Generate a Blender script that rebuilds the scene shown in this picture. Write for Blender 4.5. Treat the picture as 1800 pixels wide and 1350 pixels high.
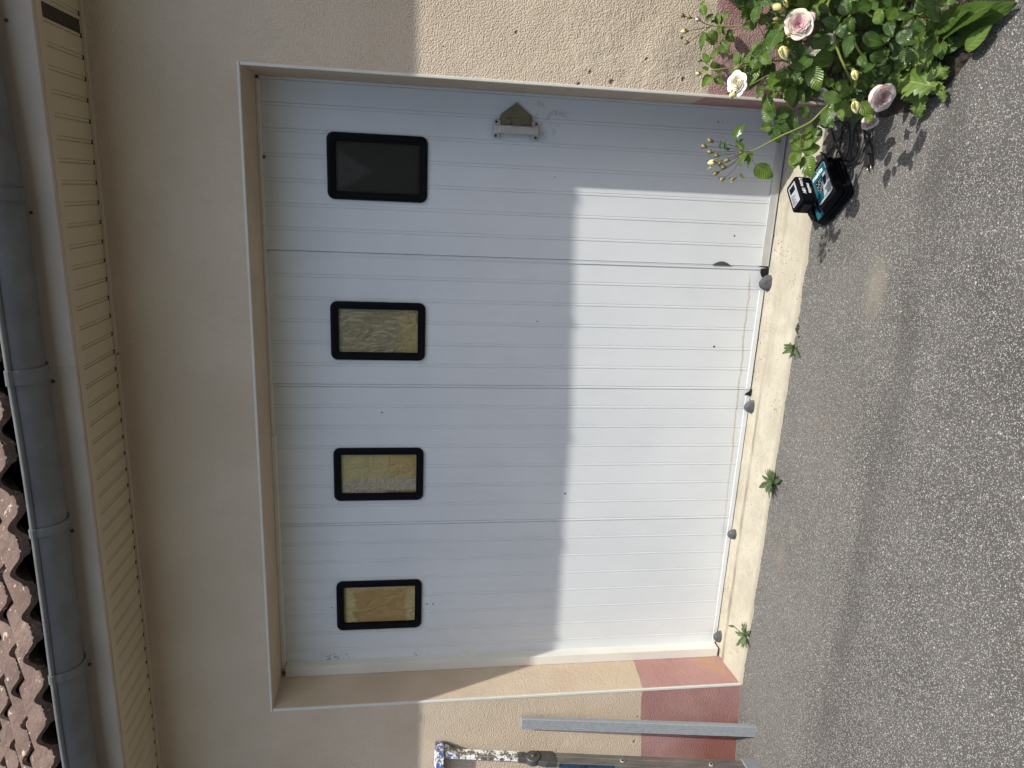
import bpy, math, random
from mathutils import Vector, Matrix, noise
random.seed(7)
sc = bpy.context.scene
for o in list(bpy.data.objects): bpy.data.objects.remove(o)
# ------------------------------------------------------------------ camera
F, CX, CY = 1244.449, 675.0, 900.0
CAM = Vector((2.26473, -2.75720, 1.60610))
RV = Vector((0.96388, 0.26622, 0.00825)); UV_ = Vector((-0.0456, 0.13443, 0.98987)); FV = Vector((-0.26242, 0.95449, -0.14171))
cd = bpy.data.cameras.new('camera'); co = bpy.data.objects.new('camera', cd); sc.collection.objects.link(co)
cx_ = -UV_; cy_ = RV; cz_ = -FV            # the phone was held sideways
M = Matrix(((cx_.x, cy_.x, cz_.x, CAM.x), (cx_.y, cy_.y, cz_.y, CAM.y), (cx_.z, cy_.z, cz_.z, CAM.z), (0, 0, 0, 1)))
co.matrix_world = M
cd.sensor_width = 36; cd.lens = 36 * F / 1800; cd.clip_start = 0.05; cd.clip_end = 500
sc.camera = co
# ------------------------------------------------------------------ light
SUN = Vector((1.34, -1.0, 2.57)).normalized()
EL = math.asin(SUN.z); AZ = math.atan2(SUN.x, SUN.y)
w = bpy.data.worlds.new('World'); sc.world = w; w.use_nodes = True
nt = w.node_tree; bg = nt.nodes['Background']
sky = nt.nodes.new('ShaderNodeTexSky'); sky.sky_type = 'NISHITA'; sky.sun_disc = False
sky.sun_elevation = EL; sky.sun_rotation = AZ; sky.air_density = 1.0; sky.dust_density = 3.0; sky.ozone_density = 0.8
nt.links.new(sky.outputs[0], bg.inputs[0]); bg.inputs[1].default_value = 0.14
ld = bpy.data.lights.new('sun', 'SUN'); lo = bpy.data.objects.new('sun', ld); sc.collection.objects.link(lo)
ld.energy = 3.9; ld.angle = math.radians(0.53); ld.color = (1.0, 0.955, 0.885)
lo.rotation_euler = (-SUN).to_track_quat('-Z', 'Y').to_euler(); lo.location = (5, -5, 8)
sc.view_settings.view_transform = 'Standard'; sc.view_settings.look = 'None'
sc.view_settings.gamma = 1; sc.view_settings.exposure = 0.44

# ------------------------------------------------------------------ helpers
def ray(xi, yi):
    return (RV * ((1350 - yi - CX) / F) + UV_ * ((CY - xi) / F) + FV)
def at(xi, yi, ax, val):
    """point of the world plane coordinate[ax]=val seen at a place of the photograph"""
    d = ray(xi, yi); t = (val - CAM[ax]) / d[ax]
    return CAM + d * t
class MB:
    def __init__(s): s.v = []; s.f = []; s.uv = []; s.mi = []; s.m = 0
    def add(s, vs, fs, uvs=None):
        b = len(s.v); s.v += [Vector(p) for p in vs]
        for i, f in enumerate(fs):
            s.f.append([b + k for k in f]); s.mi.append(s.m)
            s.uv.append(uvs[i] if uvs else [(0, 0)] * len(f))
        return s
    def box(s, a, b, rot=None, org=None):
        x0, y0, z0 = a; x1, y1, z1 = b
        vs = [Vector(p) for p in ((x0,y0,z0),(x1,y0,z0),(x1,y1,z0),(x0,y1,z0),(x0,y0,z1),(x1,y0,z1),(x1,y1,z1),(x0,y1,z1))]
        if rot is not None:
            o = Vector(org or (0, 0, 0)); vs = [rot @ (p - o) + o for p in vs]
        return s.add(vs, [(0,3,2,1),(4,5,6,7),(0,1,5,4),(1,2,6,5),(2,3,7,6),(3,0,4,7)])
    def prism(s, poly, fn, d0, d1):
        """poly of 2D points; fn(a,b,d)->3D"""
        n = len(poly)
        vs = [fn(a, b, d0) for a, b in poly] + [fn(a, b, d1) for a, b in poly]
        fs = [tuple(range(n))[::-1], tuple(range(n, 2 * n))] + [(i, (i + 1) % n, n + (i + 1) % n, n + i) for i in range(n)]
        return s.add(vs, fs)
    def tube(s, pts, r, n=8, caps=True):
        pts = [Vector(p) for p in pts]
        rr = r if isinstance(r, (list, tuple)) else [r] * len(pts)
        up = None; rings = []
        for i, p in enumerate(pts):
            t = (pts[min(i + 1, len(pts) - 1)] - pts[max(i - 1, 0)]).normalized()
            if up is None: up = t.orthogonal().normalized()
            up = (up - t * up.dot(t))
            up = up.normalized() if up.length > 1e-6 else t.orthogonal().normalized()
            sd = t.cross(up)
            rings.append([p + (up * math.cos(2 * math.pi * k / n) + sd * math.sin(2 * math.pi * k / n)) * rr[i] for k in range(n)])
        vs = [q for g in rings for q in g]; fs = []
        for i in range(len(pts) - 1):
            for k in range(n): fs.append((i*n+k, i*n+(k+1)%n, (i+1)*n+(k+1)%n, (i+1)*n+k))
        if caps: fs.append(tuple(range(n))[::-1]); fs.append(tuple((len(pts)-1)*n + k for k in range(n)))
        return s.add(vs, fs)
    def grid(s, fn, nu, nv, closed=False):
        vs = [fn(i / nu, j / nv) for j in range(nv + 1) for i in range(nu + 1)]
        fs = []; us = []
        for j in range(nv):
            for i in range(nu):
                a = j * (nu + 1) + i
                fs.append((a, a + 1, a + nu + 2, a + nu + 1))
                us.append([(i/nu, j/nv), ((i+1)/nu, j/nv), ((i+1)/nu, (j+1)/nv), (i/nu, (j+1)/nv)])
        return s.add(vs, fs, us)
    def build(s, name, mat, parent=None, smooth=False, bevel=0, solid=0):
        me = bpy.data.meshes.new(name); me.from_pydata([tuple(p) for p in s.v], [], s.f)
        ul = me.uv_layers.new(name='UVMap'); k = 0
        for fu in s.uv:
            for q in fu: ul.data[k].uv = q; k += 1
        for m_ in (mat if isinstance(mat, (list, tuple)) else [mat]): me.materials.append(m_)
        for p, mi in zip(me.polygons, s.mi): p.material_index = mi; p.use_smooth = smooth
        me.update()
        o = bpy.data.objects.new(name, me); sc.collection.objects.link(o)
        if parent: par(o, parent)
        if solid:
            q = o.modifiers.new('solid', 'SOLIDIFY'); q.thickness = solid; q.offset = 0
        if bevel:
            q = o.modifiers.new('bevel', 'BEVEL'); q.width = bevel; q.segments = 2; q.limit_method = 'ANGLE'; q.angle_limit = math.radians(40)
        return o
def par(o, p):
    o.parent = p
    if p.type == 'EMPTY': o.matrix_parent_inverse = Matrix.Translation(-Vector(p.location))
def tag(o, label=None, cat=None, group=None, kind=None):
    if label: o['label'] = label
    if cat: o['category'] = cat
    if group: o['group'] = group
    if kind: o['kind'] = kind
    return o
def thing(name, loc, label, cat, group=None):
    o = bpy.data.objects.new(name, None); o.location = loc; o.empty_display_size = 0.1
    sc.collection.objects.link(o); return tag(o, label, cat, group)
def nz(x, y, z=0, s=1): return noise.noise(Vector((x * s, y * s, z * s)))

# ------------------------------------------------------------------ materials
class NT:
    def __init__(s, name, rough=0.6, color=(0.5, 0.5, 0.5), metal=0, spec=0.5, coat=0):
        s.mat = bpy.data.materials.new(name); s.mat.use_nodes = True; s.t = s.mat.node_tree
        s.p = s.t.nodes['Principled BSDF']
        s.p.inputs['Roughness'].default_value = rough; s.p.inputs['Base Color'].default_value = (*color, 1)
        s.p.inputs['Metallic'].default_value = metal; s.p.inputs['Specular IOR Level'].default_value = spec
        s.p.inputs['Coat Weight'].default_value = coat
        s.tc = None; s.bumpn = None
    def n(s, typ, **kw):
        q = s.t.nodes.new('ShaderNode' + typ)
        for k, v in kw.items(): setattr(q, k, v)
        return q
    def inp(s, node, key, val):
        if isinstance(val, bpy.types.NodeSocket): s.t.links.new(val, node.inputs[key])
        elif val is not None:
            if isinstance(val, (tuple, list)) and len(val) == 3 and node.inputs[key].type == 'RGBA': val = (*val, 1)
            node.inputs[key].default_value = val
    def co(s, kind='Object'):
        if s.tc is None: s.tc = s.n('TexCoord')
        return s.tc.outputs[kind]
    def map(s, vec=None, scale=(1, 1, 1), loc=(0, 0, 0), rot=(0, 0, 0)):
        q = s.n('Mapping'); s.inp(q, 'Vector', vec or s.co()); s.inp(q, 'Scale', scale); s.inp(q, 'Location', loc); s.inp(q, 'Rotation', rot); return q.outputs[0]
    def noise(s, scale, detail=3, rough=0.5, vec=None, dist=0.0):
        q = s.n('TexNoise'); s.inp(q, 'Vector', vec or s.co()); s.inp(q, 'Scale', scale); s.inp(q, 'Detail', detail); s.inp(q, 'Roughness', rough); s.inp(q, 'Distortion', dist); return q.outputs[0]
    def vor(s, scale, vec=None, feature='F1', out='Distance', rnd=1.0):
        q = s.n('TexVoronoi', feature=feature); s.inp(q, 'Vector', vec or s.co()); s.inp(q, 'Scale', scale); s.inp(q, 'Randomness', rnd); return q.outputs[out]
    def ramp(s, fac, stops, interp='LINEAR'):
        q = s.n('ValToRGB'); s.inp(q, 'Fac', fac); q.color_ramp.interpolation = interp
        e = q.color_ramp.elements
        while len(e) < len(stops): e.new(0.5)
        for el, (p, c) in zip(e, stops):
            el.position = p; el.color = (*c, 1) if isinstance(c, (tuple, list)) else (c, c, c, 1)
        return q.outputs[0]
    def mix(s, fac, a, b, mode='MIX'):
        q = s.n('Mix', data_type='RGBA', blend_type=mode); s.inp(q, 0, fac); s.inp(q, 6, a); s.inp(q, 7, b); return q.outputs[2]
    def math(s, op, a, b=None, c=None, clamp=False):
        q = s.n('Math', operation=op); q.use_clamp = clamp; s.inp(q, 0, a); s.inp(q, 1, b); s.inp(q, 2, c); return q.outputs[0]
    def sep(s, vec=None):
        q = s.n('SeparateXYZ'); s.inp(q, 0, vec or s.co()); return q.outputs
    def rng(s, v, a, b, c=0.0, d=1.0):
        q = s.n('MapRange', interpolation_type='SMOOTHSTEP'); s.inp(q, 0, v); s.inp(q, 1, a); s.inp(q, 2, b); s.inp(q, 3, c); s.inp(q, 4, d); return q.outputs[0]
    def spot(s, p, r, soft=0.5, vec=None):
        q = s.n('VectorMath', operation='DISTANCE'); s.inp(q, 0, vec or s.co()); s.inp(q, 1, tuple(p)); return s.rng(q.outputs['Value'], r, r * soft)
    def bump(s, h, dist, strength=1.0):
        q = s.n('Bump'); s.inp(q, 'Height', h); s.inp(q, 'Distance', dist); s.inp(q, 'Strength', strength)
        if s.bumpn: s.t.links.new(s.bumpn, q.inputs['Normal'])
        s.bumpn = q.outputs[0]; s.t.links.new(s.bumpn, s.p.inputs['Normal'])
    def set(s, **kw):
        for k, v in kw.items(): s.inp(s.p, k.replace('_', ' '), v)
        return s
def simple(name, color, rough=0.6, metal=0, var=0.15, scale=8, bump=0, bscale=60, coat=0, spec=0.5):
    m = NT(name, rough, color, metal, spec, coat)
    f = m.noise(scale, 5, 0.6)
    dk = tuple(c * (1 - var) for c in color); lt = tuple(min(1, c * (1 + var)) for c in color)
    m.set(Base_Color=m.ramp(f, [(0.3, dk), (0.7, lt)]))
    m.set(Roughness=m.rng(m.noise(scale * 2.3, 3), 0.3, 0.7, rough * 0.85, min(1, rough * 1.15)))
    if bump: m.bump(m.noise(bscale, 3), bump)
    return m.mat

def mat_stucco():
    m = NT('stucco', 0.93, spec=0.2)
    ob = m.co(); x, y, z = m.sep()
    big = m.noise(1.3, 5, 0.6); fine = m.noise(14, 4, 0.6)
    beige = m.mix(m.rng(big, 0.35, 0.65), (0.52, 0.43, 0.32), (0.58, 0.49, 0.375))
    beige = m.mix(m.rng(fine, 0.45, 0.75, 0, 0.18), beige, (0.45, 0.385, 0.30))
    red = m.mix(m.rng(m.noise(3.2, 5, 0.6), 0.35, 0.65), (0.33, 0.18, 0.17), (0.395, 0.235, 0.22))
    # ochre-green damp stains of the base band and darker red near the ground at the left
    st = m.math('MULTIPLY', m.rng(m.noise(4.5, 5, 0.65, dist=0.3), 0.50, 0.64), m.rng(z, 0.42, 0.16))
    red = m.mix(m.math('MULTIPLY', st, 0.75), red, (0.26, 0.16, 0.085))
    dkr = m.math('MULTIPLY', m.rng(x, -0.12, -0.34), m.rng(z, 0.33, 0.08))
    red = m.mix(m.math('MULTIPLY', dkr, 0.7), red, (0.23, 0.075, 0.05))
    ed = m.math('ADD', z, m.math('MULTIPLY', m.math('SUBTRACT', m.noise(22, 3), 0.5), 0.012))
    ed = m.math('ADD', ed, m.rng(x, -0.02, -0.5, 0.0, 0.035))
    band = m.rng(ed, 0.4985, 0.4965)
    col = m.mix(band, beige, red)
    # grey weathering low on the right and pits knocked out of the render
    grey = m.math('MULTIPLY', m.rng(m.noise(3.0, 6, 0.65), 0.45, 0.7), m.math('MULTIPLY', m.rng(x, 2.6, 2.75), m.rng(z, 1.25, 0.6)))
    col = m.mix(m.math('MULTIPLY', grey, 0.45), col, (0.36, 0.33, 0.27))
    pits = None
    for (px, pz, r) in ((2.815, 1.24, .008), (2.672, .875, .012), (2.70, .96, .009), (2.657, 1.0, .01), (2.76, .75, .007), (-.30, .51, .009), (-.155, .505, .006), (2.70, .60, .01), (2.84, .62, .008), (2.75, 1.5, .004)):
        d = m.spot((px, 0, pz), r, 0.3); pits = d if pits is None else m.math('MAXIMUM', pits, d)
    col = m.mix(m.math('MULTIPLY', pits, 0.7), col, (0.13, 0.11, 0.09))
    # repaired pale spot above the door, left
    col = m.mix(m.math('MULTIPLY', m.spot((0.42, 0, 2.215), 0.05, 0.2), 0.35), col, (0.6, 0.55, 0.47))
    m.set(Base_Color=col)
    wv = m.n('VectorMath', operation='ADD'); m.t.links.new(ob, wv.inputs[0])
    sc_ = m.n('VectorMath', operation='SCALE'); nn = m.n('TexNoise'); m.inp(nn, 'Scale', 55.0); m.t.links.new(ob, nn.inputs['Vector'])
    m.t.links.new(nn.outputs['Color'], sc_.inputs[0]); sc_.inputs['Scale'].default_value = 0.005; m.t.links.new(sc_.outputs[0], wv.inputs[1])
    g = m.vor(190, vec=wv.outputs[0], feature='SMOOTH_F1')
    h = m.math('ADD', m.math('MULTIPLY', m.rng(g, 0.0, 0.7, 1, 0), 0.7), m.math('MULTIPLY', m.noise(120, 3, 0.6), 0.6))
    mend = m.math('MULTIPLY', m.math('MULTIPLY', m.rng(x, 2.64, 2.70), m.rng(z, 1.25, 1.0)), m.rng(m.noise(4, 4), 0.42, 0.58))
    m.bump(m.math('MULTIPLY', mend, m.noise(38, 5, 0.7)), 0.010, 0.7)
    m.bump(m.noise(9, 5, 0.7), 0.008, 0.5)
    m.bump(h, 0.0023, 1.0)
    m.bump(m.math('MULTIPLY', pits, -1.0), 0.006, 1.0)
    return m.mat
def mat_smooth_render():
    m = NT('reveal_render', 0.9, spec=0.2)
    x, y, z = m.sep()
    beige = m.mix(m.rng(m.noise(3, 5, 0.6), 0.35, 0.65), (0.49, 0.40, 0.295), (0.555, 0.46, 0.35))
    red = m.mix(m.rng(m.noise(4, 5, 0.6), 0.3, 0.7), (0.355, 0.20, 0.18), (0.42, 0.26, 0.235))
    st = m.math('MULTIPLY', m.rng(m.noise(7, 5, 0.65), 0.5, 0.66), m.rng(z, 0.30, 0.1))
    red = m.mix(m.math('MULTIPLY', st, 0.7), red, (0.42, 0.25, 0.11))
    ed = m.math('ADD', z, m.math('ADD', m.math('MULTIPLY', m.noise(20, 3), 0.01), m.math('MULTIPLY', y, 0.09)))
    col = m.mix(m.rng(ed, 0.5015, 0.4995), beige, red)
    m.set(Base_Color=col)
    m.bump(m.math('ADD', m.noise(110, 3, 0.6), m.math('MULTIPLY', m.noise(35, 3, 0.6), 0.7)), 0.0035, 0.9)
    return m.mat
def mat_asphalt():
    m = NT('asphalt', 0.92, spec=0.25)
    x, y, z = m.sep()
    v1 = m.n('TexVoronoi', feature='F1'); m.inp(v1, 'Scale', 265.0); m.t.links.new(m.co(), v1.inputs['Vector'])
    c1 = m.sep(v1.outputs['Color'])
    v2 = m.n('TexVoronoi', feature='F1'); m.inp(v2, 'Scale', 95.0); m.t.links.new(m.co(), v2.inputs['Vector'])
    c2 = m.sep(v2.outputs['Color'])
    matrix = m.mix(m.rng(m.noise(2.2, 6, 0.65), 0.3, 0.7), (0.064, 0.061, 0.057), (0.100, 0.096, 0.090))
    stone = m.ramp(c1[1], [(0.0, (0.165, 0.158, 0.145)), (0.5, (0.275, 0.265, 0.25)), (0.8, (0.43, 0.42, 0.40)), (1.0, (0.60, 0.59, 0.565))])
    cov = m.math('MULTIPLY', m.rng(c1[0], 0.32, 0.38), m.rng(v1.outputs['Distance'], 0.55, 0.33))
    col = m.mix(cov, matrix, stone)
    big = m.math('MULTIPLY', m.rng(c2[0], 0.93, 0.94), m.rng(v2.outputs['Distance'], 0.36, 0.24))
    col = m.mix(big, col, m.ramp(c2[1], [(0, (0.24, 0.21, 0.18)), (1, (0.56, 0.53, 0.48))]))
    # the finer, greyer strip laid against the house, and the dark line where the two falls meet
    wob = m.math('MULTIPLY', m.math('SUBTRACT', m.noise(1.6, 4), 0.5), 0.16)
    yl = m.math('ADD', m.math('ADD', y, wob), m.math('MULTIPLY', x, 0.02))
    near = m.rng(yl, -0.62, -0.40)
    fine = m.mix(m.rng(m.noise(330, 2), 0.35, 0.65), (0.12, 0.12, 0.105), (0.26, 0.255, 0.23))
    col = m.mix(m.math('MULTIPLY', near, 0.22), col, fine)
    line = m.math('MULTIPLY', m.rng(yl, -0.72, -0.63), m.rng(yl, -0.55, -0.61))
    col = m.mix(m.math('MULTIPLY', line, m.rng(m.noise(5, 5, 0.7), 0.3, 0.7, 0.1, 0.5)), col, (0.06, 0.056, 0.05))
    # dusty worn patches
    for (px, py, r, k) in ((2.0, -0.47, 0.15, 0.6), (0.93, -0.22, 0.08, 0.35), (0.78, -0.16, 0.09, 0.35)):
        mp = m.map(scale=(1, 2.0, 1), loc=(0, py * -1.0, 0))
        d = m.spot((px, py, 0), r, 0.15, vec=mp)
        d = m.math('MULTIPLY', d, m.rng(m.noise(14, 5, 0.7), 0.3, 0.6, 0.45, 1))
        col = m.mix(m.math('MULTIPLY', d, k), col, (0.25, 0.225, 0.175))
    rust = m.math('MULTIPLY', m.rng(m.noise(1.9, 4), 0.62, 0.75), 0.15)
    col = m.mix(rust, col, (0.16, 0.105, 0.075))
    m.set(Base_Color=col)
    h = m.math('ADD', m.math('MULTIPLY', cov, 0.6), m.math('ADD', big, m.math('MULTIPLY', m.noise(260, 3, 0.6), 0.9)))
    m.bump(h, 0.0028, 0.9)
    m.bump(m.noise(12, 4), 0.006, 0.5)
    return m.mat
def mat_concrete():
    m = NT('pale_concrete', 0.9, spec=0.2)
    x, y, z = m.sep()
    c = m.mix(m.rng(m.noise(5, 6, 0.65), 0.3, 0.7), (0.36, 0.335, 0.265), (0.45, 0.425, 0.345))
    c = m.mix(m.rng(m.noise(60, 5, 0.75), 0.5, 0.72, 0, 0.6), c, (0.27, 0.24, 0.18))
    c = m.mix(m.rng(m.noise(11, 5, 0.7, vec=m.map(scale=(0.35, 1.6, 1))), 0.52, 0.7, 0, 0.6), c, (0.30, 0.265, 0.20))
    wob = m.math('MULTIPLY', m.math('SUBTRACT', m.noise(9, 4), 0.5), 0.02)
    ys = m.math('ADD', y, wob)
    rub = m.math('MULTIPLY', m.math('MULTIPLY', m.rng(ys, 0.172, 0.18), m.rng(ys, 0.205, 0.195)), m.rng(x, 1.62, 1.15))
    c = m.mix(m.math('MULTIPLY', rub, m.rng(m.noise(7, 4), 0.3, 0.6, 0.3, 0.8)), c, (0.20, 0.165, 0.12))
    pt_ = m.rng(m.noise(3.2, 6, 0.7), 0.50, 0.62); c = m.mix(m.math('MULTIPLY', pt_, 0.35), c, (0.30, 0.275, 0.215))
    c = m.mix(m.math('MULTIPLY', m.rng(ys, 0.02, -0.01), 0.5), c, (0.24, 0.21, 0.16))
    sp = m.math('MULTIPLY', m.rng(m.noise(90, 3), 0.62, 0.68), m.rng(m.noise(6, 3), 0.5, 0.65))
    c = m.mix(sp, c, (0.12, 0.095, 0.07))
    m.set(Base_Color=c); m.bump(m.noise(70, 5, 0.7), 0.003, 0.8); m.bump(m.noise(8, 4), 0.01, 0.4)
    return m.mat
def mat_door():
    m = NT('white_door_pvc', 0.42, spec=0.45)
    x, y, z = m.sep()
    c = m.mix(m.rng(m.noise(2.2, 5, 0.6), 0.3, 0.7), (0.625, 0.655, 0.665), (0.675, 0.70, 0.705))
    # mildew specks by the left edge, a rusty water line along the bottom, dirt flecks
    n1 = m.math('MULTIPLY', m.rng(m.noise(85, 4, 0.7), 0.52, 0.6), m.rng(x, 0.105, 0.06))
    n1 = m.math('MULTIPLY', n1, m.rng(m.noise(5, 3), 0.5, 0.62))
    n1 = m.math('MULTIPLY', n1, m.rng(z, 1.2, 1.45))
    c = m.mix(m.math('MULTIPLY', n1, 0.85), c, (0.06, 0.065, 0.07))
    zz = m.math('ADD', m.math('SUBTRACT', z, m.math('MULTIPLY', x, 0.03)), m.math('MULTIPLY', m.noise(13, 5, 0.7), 0.03))
    rl = m.math('MULTIPLY', m.rng(zz, 0.052, 0.055), m.rng(zz, 0.063, 0.059))
    rl = m.math('MULTIPLY', rl, m.rng(x, 1.98, 1.9))
    c = m.mix(m.math('MULTIPLY', rl, m.rng(x, 0.3, 1.4, 0.15, 0.6)), c, (0.40, 0.33, 0.20))
    fl = m.math('MULTIPLY', m.rng(m.vor(17), 0.06, 0.035), 0.7)
    fl = m.math('MULTIPLY', fl, m.rng(m.noise(4, 2), 0.60, 0.66, 0, 0.6))
    c = m.mix(fl, c, (0.12, 0.12, 0.12))
    grime = m.rng(m.noise(9, 6, 0.75, vec=m.map(scale=(1, 1, 0.3))), 0.5, 0.8, 0, 0.16)
    c = m.mix(grime, c, (0.42, 0.43, 0.42))
    hs = m.math('MULTIPLY', m.spot((2.56, .262, 1.06), 0.13, 0.2), m.rng(m.noise(30, 4, 0.7), 0.5, 0.65, 0, 0.5))
    c = m.mix(hs, c, (0.30, 0.31, 0.31))
    sd = None
    for (px, pz, r) in ((.335, 1.965, .004), (.335, 1.52, .005), (.335, 1.49, .005), (2.585, .335, .005), (2.585, .315, .004), (1.72, 1.06, .004), (1.30, 1.73, .005), (.9, .88, .006), (2.33, 1.02, .004), (1.62, .23, .007), (2.12, .2, .006)):
        d = m.spot((px, .262, pz), r, 0.5); sd = d if sd is None else m.math('MAXIMUM', sd, d)
    c = m.mix(sd, c, (0.05, 0.05, 0.05))
    m.set(Base_Color=c, Roughness=m.rng(m.noise(6, 4), 0.3, 0.7, 0.36, 0.5))
    m.bump(m.noise(1.8, 3, vec=m.map(scale=(1.6, 1, 0.6))), 0.006, 0.5)
    return m.mat
def mat_tile():
    m = NT('clay_tile', 0.88, spec=0.25)
    c = m.mix(m.rng(m.noise(3.1, 5, 0.6), 0.3, 0.7), (0.100, 0.068, 0.055), (0.165, 0.115, 0.096))
    c = m.mix(m.rng(m.noise(23, 5, 0.75), 0.42, 0.68, 0, 0.8), c, (0.075, 0.052, 0.04))
    c = m.mix(m.rng(m.noise(34, 5, 0.75, vec=m.map(scale=(1, 0.45, 0.45))), 0.60, 0.66), c, (0.42, 0.33, 0.27))
    c = m.mix(m.rng(m.noise(160, 3), 0.62, 0.7, 0, 0.6), c, (0.34, 0.25, 0.2))
    m.set(Base_Color=c); m.bump(m.noise(70, 5, 0.7), 0.005, 0.9); return m.mat
def mat_leaf(name, c0, c1, vein, rough=0.32, ridges=9, sp=0.5, under=None):
    m = NT(name, rough, spec=sp)
    u, v, _ = m.sep(m.co('UV'))
    au = m.math('ABSOLUTE', m.math('SUBTRACT', u, 0.5))
    c = m.mix(m.rng(m.noise(6, 4), 0.3, 0.7), c0, c1)
    c = m.mix(m.rng(m.noise(45, 4, 0.6), 0.5, 0.8, 0, 0.4), c, tuple(k * 1.7 for k in c0))
    ph = m.math('FRACT', m.math('MULTIPLY', m.math('SUBTRACT', v, m.math('MULTIPLY', au, 0.55)), ridges))
    tri = m.math('ABSOLUTE', m.math('SUBTRACT', ph, 0.5))
    sv = m.math('MULTIPLY', m.rng(tri, 0.07, 0.0), m.rng(au, 0.46, 0.1))
    mid = m.rng(au, 0.035, 0.012)
    c = m.mix(m.math('MULTIPLY', sv, 0.35), c, vein); c = m.mix(m.math('MULTIPLY', mid, 0.8), c, vein)
    geo = m.n('NewGeometry')
    if under: c = m.mix(geo.outputs['Backfacing'], c, under)
    m.set(Base_Color=c, Roughness=m.rng(m.noise(30, 3), 0.3, 0.7, rough * 0.8, rough * 1.35))
    m.bump(m.math('SUBTRACT', m.rng(tri, 0.0, 0.5), mid), 0.0012, 0.8)
    # some light passes through the blade
    tr = m.n('BsdfTranslucent'); m.t.links.new(c, tr.inputs['Color'])
    br = m.mix(0.5, c, (0.30, 0.42, 0.03)); m.t.links.new(br, tr.inputs['Color'])
    mx = m.n('MixShader'); mx.inputs[0].default_value = 0.22
    out = [n for n in m.t.nodes if n.type == 'OUTPUT_MATERIAL'][0]
    m.t.links.new(m.p.outputs[0], mx.inputs[1]); m.t.links.new(tr.outputs[0], mx.inputs[2]); m.t.links.new(mx.outputs[0], out.inputs[0])
    return m.mat
def mat_petal(name, inner, outer):
    m = NT(name, 0.55, spec=0.3)
    u, v, _ = m.sep(m.co('UV'))
    c = m.mix(m.math('ADD', m.rng(v, 0.0, 1.0), m.math('MULTIPLY', m.math('SUBTRACT', m.noise(50, 3), .5), .3)), inner, outer)
    m.set(Base_Color=c); m.p.inputs['Subsurface Weight'].default_value = 0.25; m.p.inputs['Subsurface Radius'].default_value = (0.01, 0.006, 0.004); m.p.inputs['Subsurface Scale'].default_value = 0.3
    return m.mat
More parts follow.
